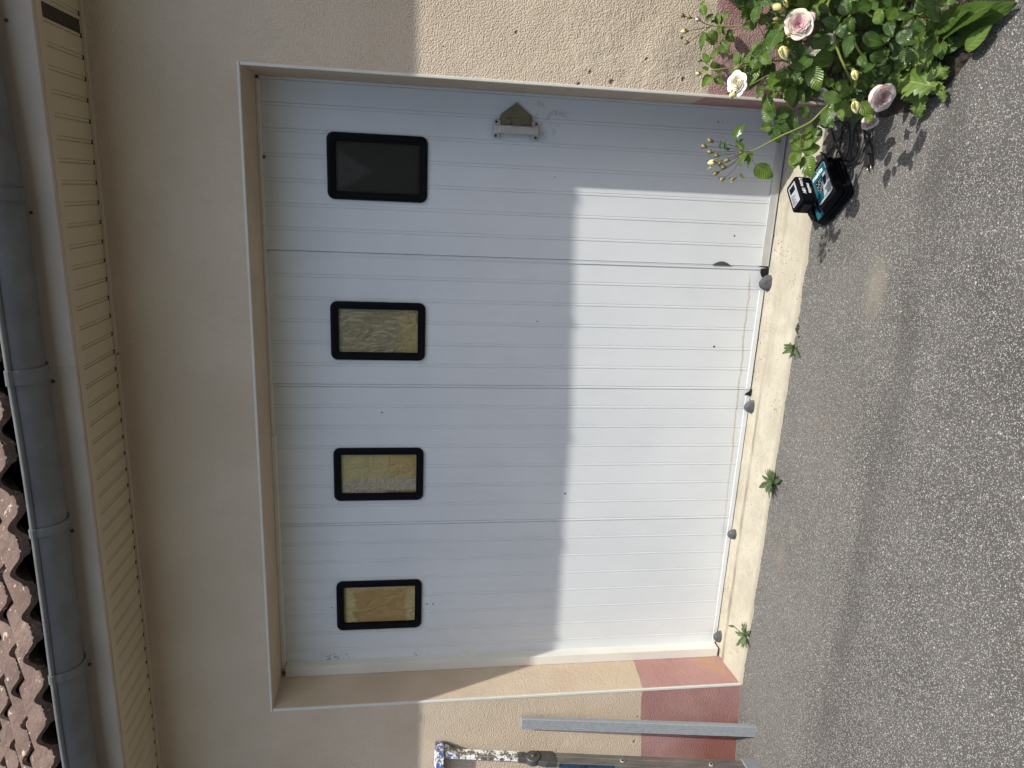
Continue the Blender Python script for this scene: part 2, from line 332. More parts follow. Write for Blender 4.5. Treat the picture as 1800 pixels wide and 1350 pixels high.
def mat_pane(kind):
    """glass in front of what covers each pane from inside"""
    m = NT('pane_' + kind, 0.5, spec=0.4, coat=0.25); m.p.inputs['Coat Roughness'].default_value = 0.08
    g = m.co('Generated'); x, y, z = m.sep(g)
    zz = m.math('FRACT', m.math('MULTIPLY', z, 58)); rib = m.rng(m.math('ABSOLUTE', m.math('SUBTRACT', zz, 0.5)), 0.1, 0.4)
    cloud = m.noise(3.5, 5, 0.6, vec=g); patch = m.n('TexVoronoi', feature='F1'); m.inp(patch, 'Scale', 2.4)
    wv = m.n('VectorMath', operation='ADD'); m.t.links.new(g, wv.inputs[0])
    k = m.n('TexNoise'); m.inp(k, 'Scale', 2.5); m.t.links.new(g, k.inputs['Vector']); sc_ = m.n('VectorMath', operation='SCALE'); sc_.inputs['Scale'].default_value = 0.5
    m.t.links.new(k.outputs['Color'], sc_.inputs[0]); m.t.links.new(sc_.outputs[0], wv.inputs[1]); m.t.links.new(wv.outputs[0], patch.inputs['Vector'])
    crease = m.vor(2.6, vec=wv.outputs[0], feature='DISTANCE_TO_EDGE')
    cr = m.rng(crease, 0.012, 0.003)
    if kind == 'bare':
        c = m.mix(m.rng(m.noise(40, 4, vec=g), 0.4, 0.7), (0.016, 0.017, 0.010), (0.028, 0.027, 0.017))
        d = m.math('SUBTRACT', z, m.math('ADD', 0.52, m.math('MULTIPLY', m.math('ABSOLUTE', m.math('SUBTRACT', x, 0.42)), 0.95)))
        c = m.mix(m.math('MULTIPLY', m.rng(d, -0.02, 0.14), m.rng(m.noise(9, 3, vec=g), 0.2, 0.7, 0.4, 0.8)), c, (0.05, 0.048, 0.042))  # greyish reflection painted into the pane colour as a wedge
        m.p.inputs['Coat Weight'].default_value = 0.1; m.p.inputs['Specular IOR Level'].default_value = 0.25
        m.set(Base_Color=c); return m.mat
    if kind == 'ribbed':
        c = m.mix(cloud, (0.19, 0.165, 0.085), (0.37, 0.33, 0.19))
        c = m.mix(m.math('MULTIPLY', rib, 0.4), c, (0.09, 0.08, 0.04))
        st = m.rng(m.noise(5, 4, vec=m.map(vec=g, scale=(3.2, 1, 0.35))), 0.5, 0.62, 0, 0.5)
        c = m.mix(st, c, (0.46, 0.42, 0.27))
        c = m.mix(m.math('MULTIPLY', m.rng(z, 0.32, 0.12), 0.6), c, (0.38, 0.30, 0.10))
    elif kind == 'taped':
        c = m.mix(m.math('MULTIPLY', rib, 0.45), (0.43, 0.37, 0.175), (0.26, 0.22, 0.095))
        c = m.mix(m.math('MULTIPLY', m.math('MULTIPLY', m.rng(z, 0.45, 0.3), m.rng(x, 0.3, 0.45)), 0.6), c, (0.38, 0.27, 0.085))
        lo_ = m.rng(m.math('ADD', x, m.math('MULTIPLY', z, 0.08)), 0.42, 0.41)
        tp = m.mix(m.math('MULTIPLY', rib, 0.5), m.mix(m.rng(m.noise(30, 4, vec=g), .4, .6), (0.50, 0.45, 0.33), (0.34, 0.29, 0.2)), (0.2, 0.17, 0.11))
        c = m.mix(lo_, c, tp)
        c = m.mix(m.math('MULTIPLY', m.rng(x, 0.08, 0.04), m.rng(z, 0.5, 0.35)), c, (0.2, 0.16, 0.07))
    else:
        c = m.mix(cloud, (0.37, 0.30, 0.11), (0.50, 0.43, 0.22))
        f = m.math('MULTIPLY', m.rng(m.math('ADD', z, m.math('MULTIPLY', cloud, 0.25)), 0.98, 0.95), m.rng(m.math('SUBTRACT', x, m.math('MULTIPLY', cloud, 0.2)), 0.82, 0.74))
        f = m.math('MULTIPLY', f, m.rng(m.math('ADD', z, m.math('MULTIPLY', cloud, 0.4)), 0.26, 0.4))
        c = m.mix(m.math('MULTIPLY', f, 0.85), c, m.mix(m.noise(7, 5, vec=g), (0.28, 0.17, 0.05), (0.40, 0.26, 0.10)))
        c = m.mix(m.math('MULTIPLY', m.rng(z, 0.93, 0.99), 0.7), c, (0.12, 0.1, 0.05))
    c = m.mix(m.math('MULTIPLY', cr, 0.65), c, (0.07, 0.05, 0.02))
    m.set(Base_Color=c); m.bump(m.math('ADD', crease, m.math('MULTIPLY', m.noise(6, 4, vec=g), 0.5)), 0.03, 0.4)
    return m.mat
def mat_ladder():
    m = NT('spattered_aluminium', 0.5, metal=0.75)
    x, y, z = m.sep()
    c = m.mix(m.rng(m.noise(18, 5, 0.7, vec=m.map(scale=(1, 1, 0.25))), 0.3, 0.7), (0.20, 0.19, 0.17), (0.34, 0.33, 0.30))
    hi = m.rng(z, 0.98, 1.08)
    sp = m.math('MAXIMUM', m.math('MULTIPLY', m.rng(m.noise(34, 5, 0.75), 0.47, 0.52), hi), m.rng(m.noise(14, 6, 0.75, vec=m.map(loc=(3, 1, 2))), 0.70, 0.72))
    c = m.mix(sp, c, (0.72, 0.72, 0.70))
    bl = m.math('MULTIPLY', m.rng(z, 1.36, 1.40), m.rng(m.noise(42, 4, 0.7, vec=m.map(loc=(5, 5, 5))), 0.48, 0.53))
    c = m.mix(bl, c, (0.06, 0.09, 0.24))
    pa = m.math('MAXIMUM', sp, bl)
    m.set(Base_Color=c, Metallic=m.rng(pa, 0, 1, 0.75, 0.0), Roughness=m.rng(pa, 0, 1, 0.5, 0.7)); m.bump(pa, 0.0015); m.bump(m.noise(90, 3), 0.001, .5)
    return m.mat

MT = {
 'stucco': mat_stucco(), 'reveal': mat_smooth_render(), 'asphalt': mat_asphalt(), 'concrete': mat_concrete(), 'door': mat_door(), 'tile': mat_tile(),
 'frame_white': simple('ivory_frame_pvc', (0.66, 0.655, 0.60), 0.45, var=0.06, scale=5),
 'alu_strip': simple('door_edge_strip', (0.52, 0.53, 0.53), 0.4, metal=0.3, var=0.1, scale=12),
 'bead': simple('corner_bead_pvc', (0.60, 0.60, 0.53), 0.5, var=0.07, scale=9),
 'black': simple('black_plastic', (0.003, 0.0035, 0.006), 0.55, var=0.3, scale=10, spec=0.12),
 'blackrub': simple('black_rubber', (0.012, 0.012, 0.012), 0.55, var=0.3, scale=20),
 'hole': simple('black_gap', (0.006, 0.006, 0.006), 0.95, var=0.2),
 'soffit': simple('soffit_pvc', (0.47, 0.405, 0.285), 0.5, var=0.06, scale=3),
 'fascia': simple('fascia_board', (0.44, 0.385, 0.32), 0.62, var=0.1, scale=4),
 'zinc': simple('zinc_sheet', (0.125, 0.130, 0.130), 0.5, metal=0.0, spec=0.35, var=0.2, scale=9, bump=0.002, bscale=14),
 'cast': simple('cast_aluminium', (0.48, 0.47, 0.44), 0.5, metal=0.2, var=0.15, scale=30),
 'olive': simple('olive_lock_metal', (0.19, 0.175, 0.105), 0.45, metal=0.3, var=0.2, scale=25),
 'rock': simple('grey_stop_rubber', (0.085, 0.09, 0.10), 0.85, var=0.35, scale=45, bump=0.004, bscale=120),
 'soil': simple('soil', (0.028, 0.021, 0.014), 0.98, var=0.6, scale=30, bump=0.03, bscale=45),
 'kerb': simple('kerb_stone', (0.20, 0.18, 0.14), 0.9, var=0.25, scale=12, bump=0.004, bscale=80),
 'teal': simple('teal_plastic', (0.0, 0.085, 0.115), 0.4, var=0.1, scale=30),
 'silver': simple('silver_label', (0.33, 0.36, 0.37), 0.4, var=0.12, scale=18),
 'whiteink': simple('white_ink', (0.75, 0.76, 0.76), 0.5, var=0.03),
 'greyprof': simple('grey_ribbed_plastic', (0.225, 0.245, 0.26), 0.55, var=0.13, scale=55, bump=0.0008, bscale=200),
 'ladder': mat_ladder(),
 'blue': simple('worn_blue_label', (0.014, 0.03, 0.06), 0.7, var=0.8, scale=60),
 'castdark': simple('dark_cast_hinge', (0.12, 0.115, 0.11), 0.5, metal=0.6, var=0.25, scale=30),
 'leaf': mat_leaf('rose_leaf', (0.034, 0.078, 0.016), (0.070, 0.130, 0.026), (0.16, 0.24, 0.06), 0.24, under=(0.07, 0.11, 0.06)),
 'leafy': mat_leaf('young_rose_leaf', (0.065, 0.125, 0.014), (0.10, 0.165, 0.022), (0.22, 0.27, 0.07), 0.36),
 'weed': mat_leaf('weed_leaf', (0.095, 0.165, 0.028), (0.15, 0.225, 0.045), (0.28, 0.36, 0.13), 0.5, 6),
 'dock': mat_leaf('dock_leaf', (0.035, 0.075, 0.010), (0.055, 0.105, 0.016), (0.15, 0.2, 0.05), 0.42, 8),
 'crack': mat_leaf('crack_weed_leaf', (0.055, 0.09, 0.035), (0.095, 0.14, 0.058), (0.17, 0.24, 0.1), 0.55, 5),
 'stem': simple('green_stem', (0.17, 0.20, 0.045), 0.5, var=0.25, scale=18),
 'twig': simple('brown_stem', (0.11, 0.075, 0.03), 0.6, var=0.3, scale=18),
 'sepal': simple('bud_sepal', (0.15, 0.18, 0.055), 0.5, var=0.3, scale=60),
 'budbrown': simple('bud_bronze', (0.26, 0.20, 0.075), 0.5, var=0.35, scale=90),
 'pinkpetal': mat_petal('pink_petal', (0.74, 0.40, 0.46), (0.82, 0.74, 0.62)),
 'palepetal': mat_petal('pale_pink_petal', (0.74, 0.50, 0.50), (0.84, 0.77, 0.73)),
 'whitepetal': mat_petal('white_petal', (0.74, 0.68, 0.50), (0.80, 0.79, 0.73)),
 'budyellow': mat_petal('yellow_petal', (0.62, 0.50, 0.22), (0.66, 0.64, 0.32)),
 'drygrass': simple('dry_grass', (0.23, 0.21, 0.07), 0.7, var=0.45, scale=12),
}
PANES = [mat_pane(k) for k in ('bare', 'ribbed', 'taped', 'cardboard')]

# ------------------------------------------------------------------ ground
OW, OH, DD = 2.646, 2.2, 0.262      # opening width, height, depth of the door face
def edge_x(y):      # edge of the planted bed
    pts = [(0.0, 2.66), (-0.18, 2.60), (-0.32, 2.553), (-0.49, 2.568), (-0.61, 2.62), (-0.70, 2.685), (-0.77, 2.768), (-0.87, 2.82), (-1.2, 2.98), (-2.5, 3.5), (-9, 5)]
    for (a, b), (c, d) in zip(pts, pts[1:]):
        if c <= y <= a: return b + (d - b) * (a - y) / (a - c)
    return 2.66
def gh(x, y):
    h = 0.0
    if x < 0.02: h += 0.065 * max(x, -0.9) - 0.0015
    sw = math.exp(-((y + 0.62) / 0.16) ** 2) * -0.010
    return h + sw * min(1, max(0, (-y) / 0.3)) + 0.004 * nz(x, y, 0, 2.0) * min(1, max(0, -y / 0.2))
def axis(lo, hi, a, b, n, m):
    r = [lo + (a - lo) * (i / m) ** 0.5 for i in range(m)] + [a + (b - a) * i / n for i in range(n)] + [b + (hi - b) * (i / m) ** 2 for i in range(m + 1)]
    return r
xs = axis(-60, 60, -2.5, 4.2, 120, 10); ys = [-60 + (60 - 3.6) * (i / 10) ** 0.5 for i in range(10)] + [-3.6 + 3.6 * i / 70 for i in range(70)] + [0.0, 0.012, 0.3, 6, 20, 60]
g = MB(); nx = len(xs)
g.add([(x, y, gh(x, y) if y < 0.02 else min(gh(x, 0) , -0.03) if y < 1 else -0.03) for y in ys for x in xs],
      [(j * nx + i, j * nx + i + 1, (j + 1) * nx + i + 1, (j + 1) * nx + i) for j in range(len(ys) - 1) for i in range(nx - 1)])
tag(g.build('driveway', MT['asphalt'], smooth=True), kind='structure')
# concrete threshold between the jambs
t = MB()
def thr(u, v):
    x = -0.0 + u * (OW + 0.0)
    prof = [(-0.03, -0.02), (0.0, 0.003), (0.06, 0.007), (0.12, 0.011), (0.17, 0.015), (0.178, 0.012), (0.20, 0.012), (0.208, 0.016), (0.25, 0.018), (0.36, 0.019)]
    k = v * (len(prof) - 1); i = min(int(k), len(prof) - 2); f = k - i
    y = prof[i][0] * (1 - f) + prof[i + 1][0] * f; z = prof[i][1] * (1 - f) + prof[i + 1][1] * f
    if v < 0.2: y += 0.011 * nz(x, 0, 3, 9) + 0.008 * nz(x, 0, 9, 40) - 0.008 + 0.03 * max(0, x - 2.0)
    z += 0.0018 * nz(x, y, 0, 12) + (0.002 * (x / OW))
    return (x, y, z)
t.grid(thr, 220, 18)
tag(t.build('threshold', MT['concrete'], smooth=True), kind='structure')
# planted bed
b = MB()
def bed(u, v):
    y = -v * 3.2; x0 = edge_x(y) + 0.012 * nz(0, y, 5, 14)
    x = x0 + u ** 1.4 * (5.2 - x0)
    return (x, y, -0.012 + 0.03 * min(1, u * 14) + 0.03 * nz(x, y, 1, 5) * min(1, u * 12) + 0.02 * nz(x, y, 4, 22) * min(1, u * 12))
b.grid(bed, 90, 100)
tag(b.build('flower_bed_soil', MT['soil'], smooth=True), kind='structure')
k = MB()
kp = [(2.89, -0.80), (3.05, -1.16), (3.26, -1.70), (3.6, -2.6)]
for (x0, y0), (x1, y1) in zip(kp, kp[1:]):
    d = Vector((x1 - x0, y1 - y0, 0)); L = d.length; d.normalize(); n_ = Vector((d.y, -d.x, 0)) * -1
    a = Vector((x0, y0, -0.05)); w_ = Vector((-d.y, d.x, 0)) * 0.07
    vs = [a, a + d * (L - 0.008), a + d * (L - 0.008) + w_, a + w_]; vs += [p + Vector((0, 0, 0.12)) for p in vs]
    k.add(vs, [(0,3,2,1),(4,5,6,7),(0,1,5,4),(1,2,6,5),(2,3,7,6),(3,0,4,7)])
tag(k.build('kerb', MT['kerb'], bevel=0.008), kind='structure')

# ------------------------------------------------------------------ house
house = thing('house', (1.3, 0, 0), 'beige rendered house with a red painted base band, brown tiled roof and zinc gutter', 'house')
X0, X1, YB, WT = -6.0, 7.0, 7.0, 0.38
mb = MB(); mb.m = 0
EZ = 2.70
def wallpiece(x0, x1, z0, z1):
    mb.add([(x0, 0, z0), (x1, 0, z0), (x1, 0, z1), (x0, 0, z1)], [(0, 1, 2, 3)])
wallpiece(X0, -0.004, -0.6, EZ); wallpiece(OW + 0.004, X1, -0.1, EZ); wallpiece(-0.004, OW + 0.004, OH + 0.004, EZ)
mb.add([(X0, 0, -0.6), (X0, YB, -0.6), (X0, YB, EZ), (X0, 0, EZ), (X1, 0, -0.6), (X1, YB, -0.6), (X1, YB, EZ), (X1, 0, EZ)], [(0, 3, 2, 1), (4, 5, 6, 7), (1, 2, 6, 5)])
mb.m = 1   # reveals of the door opening
e = 0.004
mb.add([(0, e, -0.1), (0, WT, -0.1), (0, WT, OH), (0, e, OH)], [(0, 3, 2, 1)])
mb.add([(OW, e, -0.1), (OW, WT, -0.1), (OW, WT, OH), (OW, e, OH)], [(0, 1, 2, 3)])
mb.add([(0, e, OH), (OW, e, OH), (OW, WT, OH), (0, WT, OH)], [(0, 1, 2, 3)])
mb.add([(-0.004, 0, -0.1), (0, e, -0.1), (0, e, OH), (-0.004, 0, OH + .004)], [(0, 1, 2, 3)])
mb.add([(OW + 0.004, 0, -0.1), (OW, e, -0.1), (OW, e, OH), (OW + 0.004, 0, OH + .004)], [(0, 1, 2, 3)])
mb.add([(-0.004, 0, OH + .004), (OW + 0.004, 0, OH + .004), (OW, e, OH), (0, e, OH)], [(0, 1, 2, 3)])
mb.build('wall', [MT['stucco'], MT['reveal']], house)
# white plastic corner beads
def bead(a, b_, ax):
    q = MB(); q.box(a, b_); o = q.build('corner_bead', MT['bead'], house, bevel=0.002); return o
bead((-0.010, -0.0035, 0.0), (0.0025, 0.006, OH - 0.001), 0)
bead((OW - 0.0025, -0.0035, 0.0), (OW + 0.008, 0.006, OH - 0.001), 0)
bead((-0.012, -0.004, OH + 0.001), (OW + 0.010, 0.006, OH + 0.0105), 0)
# soffit with tongue-and-groove boards
SY = -0.33; SZ = 2.692
s = MB(); x = X0; PITCH = 0.0667
prof = []
n0 = int((2.62 - X0) / PITCH); xk = 2.62 - n0 * PITCH
while xk < X1:
    for dx, dz in ((0, 0), (0.001, 0.0035), (0.0035, 0.0035), (0.0045, 0), (0.0115, 0), (0.0125, 0.0025), (0.0145, 0.0025), (0.0155, 0)): prof.append((xk + dx, SZ + dz))
    xk += PITCH
for (xa, za), (xb, zb) in zip(prof, prof[1:]):
    s.add([(xa, SY + 0.03, za), (xb, SY + 0.03, zb), (xb, -0.026, zb), (xa, -0.026, za)], [(0, 3, 2, 1)])
s.build('soffit', MT['soffit'], house)
q = MB(); q.box((X0, SY - 0.002, SZ - 0.006), (X1, SY + 0.034, SZ + 0.004)); q.build('soffit_edge_trim', MT['soffit'], house, bevel=0.002)
q = MB()
q.box((X0, -0.024, SZ - 0.007), (1.612, -0.001, SZ + 0.003)); q.box((1.618, -0.025, SZ - 0.008), (X1, -0.001, SZ + 0.003))
q.box((X0, -0.028, SZ - 0.0035), (X1, -0.0245, SZ - 0.0005))
q.build('wall_trim', MT['soffit'], house, bevel=0.0015)
q = MB(); q.box((0.002, -0.036, SZ - 0.0012), (0.014, -0.0285, SZ + 0.002)); slot0 = q.build('drip_slot', MT['hole'], house)
slot0.location = (2.62, 0, 0)
for k_ in range(-2, 62):
    if k_ == 0: continue
    c = slot0.copy(); sc.collection.objects.link(c); c.location = (2.62 - k_ * PITCH, 0, 0)
v = MB(); n_sl = 30
for i in range(n_sl):
    yy = -0.285 + i * (0.252 / n_sl); v.box((2.700, yy, SZ - 0.0015), (2.742, yy + 0.0045, SZ + 0.001))
v.build('soffit_vent', simple('brown_vent_slot', (0.045, 0.032, 0.02), 0.9), house)['label'] = 'dark slotted vent grille in the soffit'
# fascia
q = MB(); q.box((X0, SY - 0.022, SZ - 0.004), (1.655, SY - 0.003, SZ + 0.20)); q.box((1.650, SY - 0.0245, SZ - 0.0055), (X1, SY - 0.004, SZ + 0.20))
q.build('fascia', MT['fascia'], house, bevel=0.002)
q = MB(); q.tube([(0, SY - 0.020, 2.758), (0, SY - 0.0275, 2.758)], 0.0055, 10); nail0 = q.build('fascia_nail', MT['castdark'], house)
nail0.location = (1.60, 0, 0)
for i in (-3, -2, -1, 1, 2, 3):
    c = nail0.copy(); sc.collection.objects.link(c); c.location = (1.60 + i * 0.535, 0, 0)
# gutter: half round with a rolled front bead
GY, GZ, GR = -0.412, 2.822, 0.070
def gbend(x): return 0.040 * max(0, min(1, (x - 2.3) * 0.9)) - 0.007 * math.exp(-((x - 1.38) / 0.3) ** 2) + 0.004 * math.sin(x * 1.9 + 1) + 0.003 * math.sin(x * 5.1) - 0.014 * max(0, min(1, (2.2 - x) / 2.5))  # gutter height bent, partly out of view, to place the eave shadow edge
def gut(u, v):
    x = X0 + u * (X1 - X0); a = math.pi * (1.0 + v)
    return (x, GY + math.cos(a) * GR * 1.0, GZ + math.sin(a) * GR + gbend(x) + (0.012 * v))
q = MB(); q.grid(gut, 130, 18); gutter = q.build('gutter', MT['zinc'], house, smooth=True, solid=0.003)
q = MB(); q.tube([(X0 + (X1 - X0) * i / 130, GY - GR - 0.003, GZ + 0.002 + gbend(X0 + (X1 - X0) * i / 130)) for i in range(131)], 0.0095, 12); q.build('rolled_bead', MT['zinc'], gutter, smooth=True)
q0 = MB()
for xx, wd in ((-2.13, .016), (-1.60, .016), (-1.07, .016), (-0.50, .016), (0.04, .015), (0.572, .016), (1.125, .015), (1.645, .024), (2.19, .018), (2.72, .018), (3.25, .018), (3.8, .018)):
    q = MB(); sg = gbend(xx); N_ = 18
    vs = []
    for r_ in (GR + 0.0035, GR + 0.008):
        for i in range(N_ + 1):
            a = math.pi * (1 + i / N_); vs.append((xx, GY + math.cos(a) * r_, GZ + math.sin(a) * r_ + sg + 0.012 * i / N_))
    M2 = len(vs); vs = [(p[0] - wd, p[1], p[2]) for p in vs] + [(p[0] + wd, p[1], p[2]) for p in vs]; n1 = N_ + 1
    fs = []
    for i in range(N_):
        fs += [(i, i+1, M2+i+1, M2+i), (n1+i, M2+n1+i, M2+n1+i+1, n1+i+1), (i, n1+i, n1+i+1, i+1), (M2+i, M2+i+1, M2+n1+i+1, M2+n1+i)]
    fs += [(0, M2, M2+n1, n1), (N_, n1+N_, M2+n1+N_, M2+N_)]
    q.add(vs, fs); q.tube([(xx - wd, GY - GR - 0.003, GZ + 0.002 + sg), (xx + wd, GY - GR - 0.003, GZ + 0.002 + sg)], 0.0135, 12)
    q.build('gutter_bracket', MT['zinc'], gutter, smooth=False, bevel=0.001)
# tiled roof
RS = 0.80; ca = 1 / math.sqrt(1 + RS * RS); sa = RS * ca; Y0, Z0, COURSE, TW = -0.460, 2.842, 0.345, 0.163
def tprof(t):            # one wave of the tile, t in 0..1
    t = t % 1.0
    h = 0.0165 * (1 - math.cos(2 * math.pi * t / 0.66)) if t < 0.66 else 0.0
    if 0.72 < t < 0.78: h -= 0.006
    if t > 0.90: h += 0.003
    return h
r = MB(); NPW = 20
NC = 14
for cidx in range(NC):
    x_off = 0.083; cols = int((5.0 - X0) / TW)
    for pr in range(cols):
        xa = X0 + pr * TW + x_off; side = pr % 2
        jit = 0.003 * nz(cidx * 3.3, pr * 1.7, 0, 1.9); jl = 0.010 * nz(pr * 2.3, cidx * 5.1, 2, 1.3)
        lift = 0.0 if side else 0.006
        th = 0.024 if side else 0.031
        def pt(i, s_, top):
            t_ = i / NPW; x_ = xa + t_ * TW * (1.0 if side else 1.06)
            n_h = tprof(t_) + lift * (1 - 0.5 * t_) + jit + (th * (1 - s_) if top else th * (1 - s_) - (0.015 if side == 0 and 0.08 < t_ < 0.62 else th * 0.98))
            if s_ == 0: n_h -= 0.003
            d_ = cidx * COURSE + s_ * COURSE * 1.06 + jl * (1 - s_)
            return (x_, Y0 + d_ * ca - n_h * sa, Z0 + d_ * sa + n_h * ca)
        for top in (True, False):
            rows = (0, 0.02, 0.35, 0.7, 1.0) if top else (0, 0.5)
            vs = [pt(i, s_, top) for s_ in rows for i in range(NPW + 1)]
            n1 = NPW + 1
            fs = [(j*n1+i, j*n1+i+1, (j+1)*n1+i+1, (j+1)*n1+i) for j in range(len(rows) - 1) for i in range(NPW)]
            if not top: fs = [f[::-1] for f in fs]
            r.add(vs, fs)
        vs = [pt(i, 0, True) for i in range(NPW + 1)] + [pt(i, 0, False) for i in range(NPW + 1)]
        r.add(vs, [(i + 1, i, NPW + 1 + i, NPW + 2 + i) for i in range(NPW)])
roof = r.build('roof', MT['tile'], house, smooth=True)
q = MB(); yt = Y0 + NC * COURSE * ca; zt = Z0 + NC * COURSE * sa   # underlay and far slope
q.add([(X0, Y0 + 0.09, Z0 + 0.03), (X1, Y0 + 0.09, Z0 + 0.03), (X1, yt, zt - 0.03), (X0, yt, zt - 0.03), (X0, 8.2, Z0), (X1, 8.2, Z0)], [(0, 1, 2, 3), (3, 2, 5, 4)])
q.build('roof_underlay', MT['hole'], house)

# ------------------------------------------------------------------ garage door
door = thing('garage_door', (1.3, DD, 0.02), 'white grooved side-opening garage door with four small windows in black frames', 'garage door')
GP = 0.094; SEAM = 1.989
WINX = [(2.202, 2.459), (1.538, 1.789), (0.883, 1.135), (0.215, 0.472)]; WZ0, WZ1 = 1.546, 1.942
def boards(x0, x1, z0, z1, name, off=0.0, parent=door):
    """a leaf of tongued boards; twin grooves are real geometry; window holes are left open"""
    p = MB(); xsb = [(x0, DD + 0.004), (x0 + 0.003, DD)]
    for k_ in range(0, 29):
        gx = 2.643 - GP * k_
        for dx, dy in [(a_, b2 * (2.3 if k_ in (13, 20) else 1)) for a_, b2 in ((-0.0070, 0), (-0.006, 0.0021), (-0.005, 0.0021), (-0.004, 0.0), (-0.0025, -0.0006), (0.0035, -0.0006), (0.005, 0), (0.006, 0.0021), (0.007, 0.0021), (0.008, 0))]:
            xx = gx + dx
            if x0 + 0.004 < xx < x1 - 0.004: xsb.append((xx, DD + dy))
    xsb += [(x1 - 0.003, DD), (x1, DD + 0.004)]
    for a, b_ in WINX:
        for ee in (a + 0.02, b_ - 0.02):
            if x0 < ee < x1: xsb.append((ee, DD))
    xsb.sort(key=lambda q: q[0])
    zs = [z0, WZ0 + 0.02, WZ1 - 0.02, z1]
    for (xa, ya), (xb, yb) in zip(xsb, xsb[1:]):
        if xb - xa < 1e-6: continue
        xm = (xa + xb) / 2; inwin = any(a + 0.02 < xm < b_ - 0.02 for a, b_ in WINX)
        for j in range(3):
            if j == 1 and inwin: continue
            p.add([(xa, ya + off, zs[j]), (xb, yb + off, zs[j]), (xb, yb + off, zs[j + 1]), (xa, ya + off, zs[j + 1])], [(0, 1, 2, 3)])
    for xx, s_ in ((x0, 1), (x1, -1)):
        p.add([(xx, DD + 0.004 + off, z0), (xx, DD + 0.03 + off, z0), (xx, DD + 0.03 + off, z1), (xx, DD + 0.004 + off, z1)], [(0, 1, 2, 3) if s_ < 0 else (0, 3, 2, 1)])
    p.add([(x0, DD + off + .001, z0), (x1, DD + off + .001, z0), (x1, DD + off + 0.03, z0), (x0, DD + off + 0.03, z0)], [(0, 3, 2, 1)])
    return p.build(name, MT['door'], parent)
boards(0.03, SEAM - 0.0012, 0.028, 2.196, 'leaf')
boards(SEAM + 0.0012, 2.638, 0.062, 2.196, 'wicket_leaf', off=-0.002)['label'] = 'narrow hinged leaf with the handle'
q = MB(); q.box((0, DD + 0.034, 0.019), (OW, DD + 0.05, 2.199)); q.build('backing', MT['hole'], door)
q = MB(); q.box((0.001, 0.212, 0.03), (0.050, DD + 0.03, 2.180)); o = q.build('frame', MT['frame_white'], door, bevel=0.002); o['label'] = 'wide ivory jamb strip'
q = MB(); q.box((0.02, 0.232, 2.183), (1.20, DD - 0.001, 2.199)); q.box((1.20, 0.24, 2.187), (2.635, DD - 0.003, 2.199)); q.build('frame', MT['frame_white'], door, bevel=0.001)
q = MB(); q.box((2.637, 0.236, 0.04), (2.6455, DD + 0.002, 2.187)); q.build('frame', MT['frame_white'], door, bevel=0.001)
# bottom strips
q = MB(); q.box((SEAM + 0.004, DD - 0.010, 0.028), (2.632, DD + 0.012, 0.0615)); q.box((SEAM + 0.004, DD - 0.013, 0.026), (2.632, DD - 0.0105, 0.033))
q.build('bottom_rail', MT['alu_strip'], door, bevel=0.002)['label'] = 'thick metal rail under the narrow leaf'
q = MB(); q.box((1.425, DD - 0.0022, 0.0255), (1.885, DD + 0.010, 0.048)); q.box((0.053, DD - 0.0022, 0.0225), (1.385, DD + 0.010, 0.044))
q.build('bottom_rail', MT['door'], door, bevel=0.0015)
q = MB()       # semicircular finger recess at the seam
pl = [(-0.045 + 0.09 * i / 12, 0.018 * math.sin(math.pi * i / 12)) for i in range(13)]
q.prism(pl, lambda a, b_, d: (SEAM + 0.001 + b_, d, 0.245 + a), DD - 0.009, DD - 0.003); q.build('finger_recess', MT['castdark'], door, bevel=0.001)
q = MB(); q.box((SEAM - 0.0015, DD - 0.0052, 0.07), (SEAM + 0.0015, DD - 0.0028, 2.18)); q.box((SEAM - 0.012, DD - 0.004, 0.058), (SEAM - 0.0022, DD - 0.0005, 2.18)); q.build('seam_cover', MT['door'], door)
# windows
def rrect(x0, x1, z0, z1, r, n=6):
    out = []
    for (cx, cz, a0) in ((x1 - r, z1 - r, 0), (x0 + r, z1 - r, 90), (x0 + r, z0 + r, 180), (x1 - r, z0 + r, 270)):
        for i in range(n + 1):
            a = math.radians(a0 + 90 * i / n); out.append((cx + r * math.cos(a), cz + r * math.sin(a)))
    return out
wl = ['bare dark pane, greyish reflection', 'pane backed with ribbed olive sheet', 'pane backed with ribbed sheet and pale tape', 'pane backed with torn brown cardboard']
for wi, (a, b_) in enumerate(WINX):
    loops = [(0, 0.0, 0.028), (0, -0.009, 0.028), (0.003, -0.014, 0.027), (0.010, -0.0155, 0.022), (0.014, -0.0125, 0.02), (0.022, -0.0115, 0.012), (0.0245, -0.0085, 0.01), (0.031, -0.008, 0.006), (0.0325, 0.010, 0.004)]
    q = MB(); n_ = None; vs = []; fs = []
    for li, (ins, yy, rr) in enumerate(loops):
        L = rrect(a + ins, b_ - ins, WZ0 + ins, WZ1 - ins, rr); n_ = len(L)
        vs += [(px, DD + yy, pz) for px, pz in L]
        if li:
            for i in range(n_): fs.append(((li-1)*n_+i, li*n_+i, li*n_+(i+1)%n_, (li-1)*n_+(i+1)%n_))
    q.add(vs, fs); win = q.build('window', MT['black'], door)
    for p in win.data.polygons: p.use_smooth = False
    win['label'] = ['black frame with a bare dark pane', 'black frame, pane backed with ribbed olive sheet', 'black frame, pane half covered by pale tape', 'black frame, pane backed with torn brown cardboard'][wi]
    q = MB(); ins = 0.031
    def pn(u, v_): return (a + ins + u * (b_ - a - 2 * ins), DD + 0.006 + 0.0015 * nz(u * 3 + wi * 7, v_ * 3, 0, 1), WZ0 + ins + v_ * (WZ1 - WZ0 - 2 * ins))
    q.grid(pn, 14, 20); q.build('pane', PANES[wi], win, smooth=True)
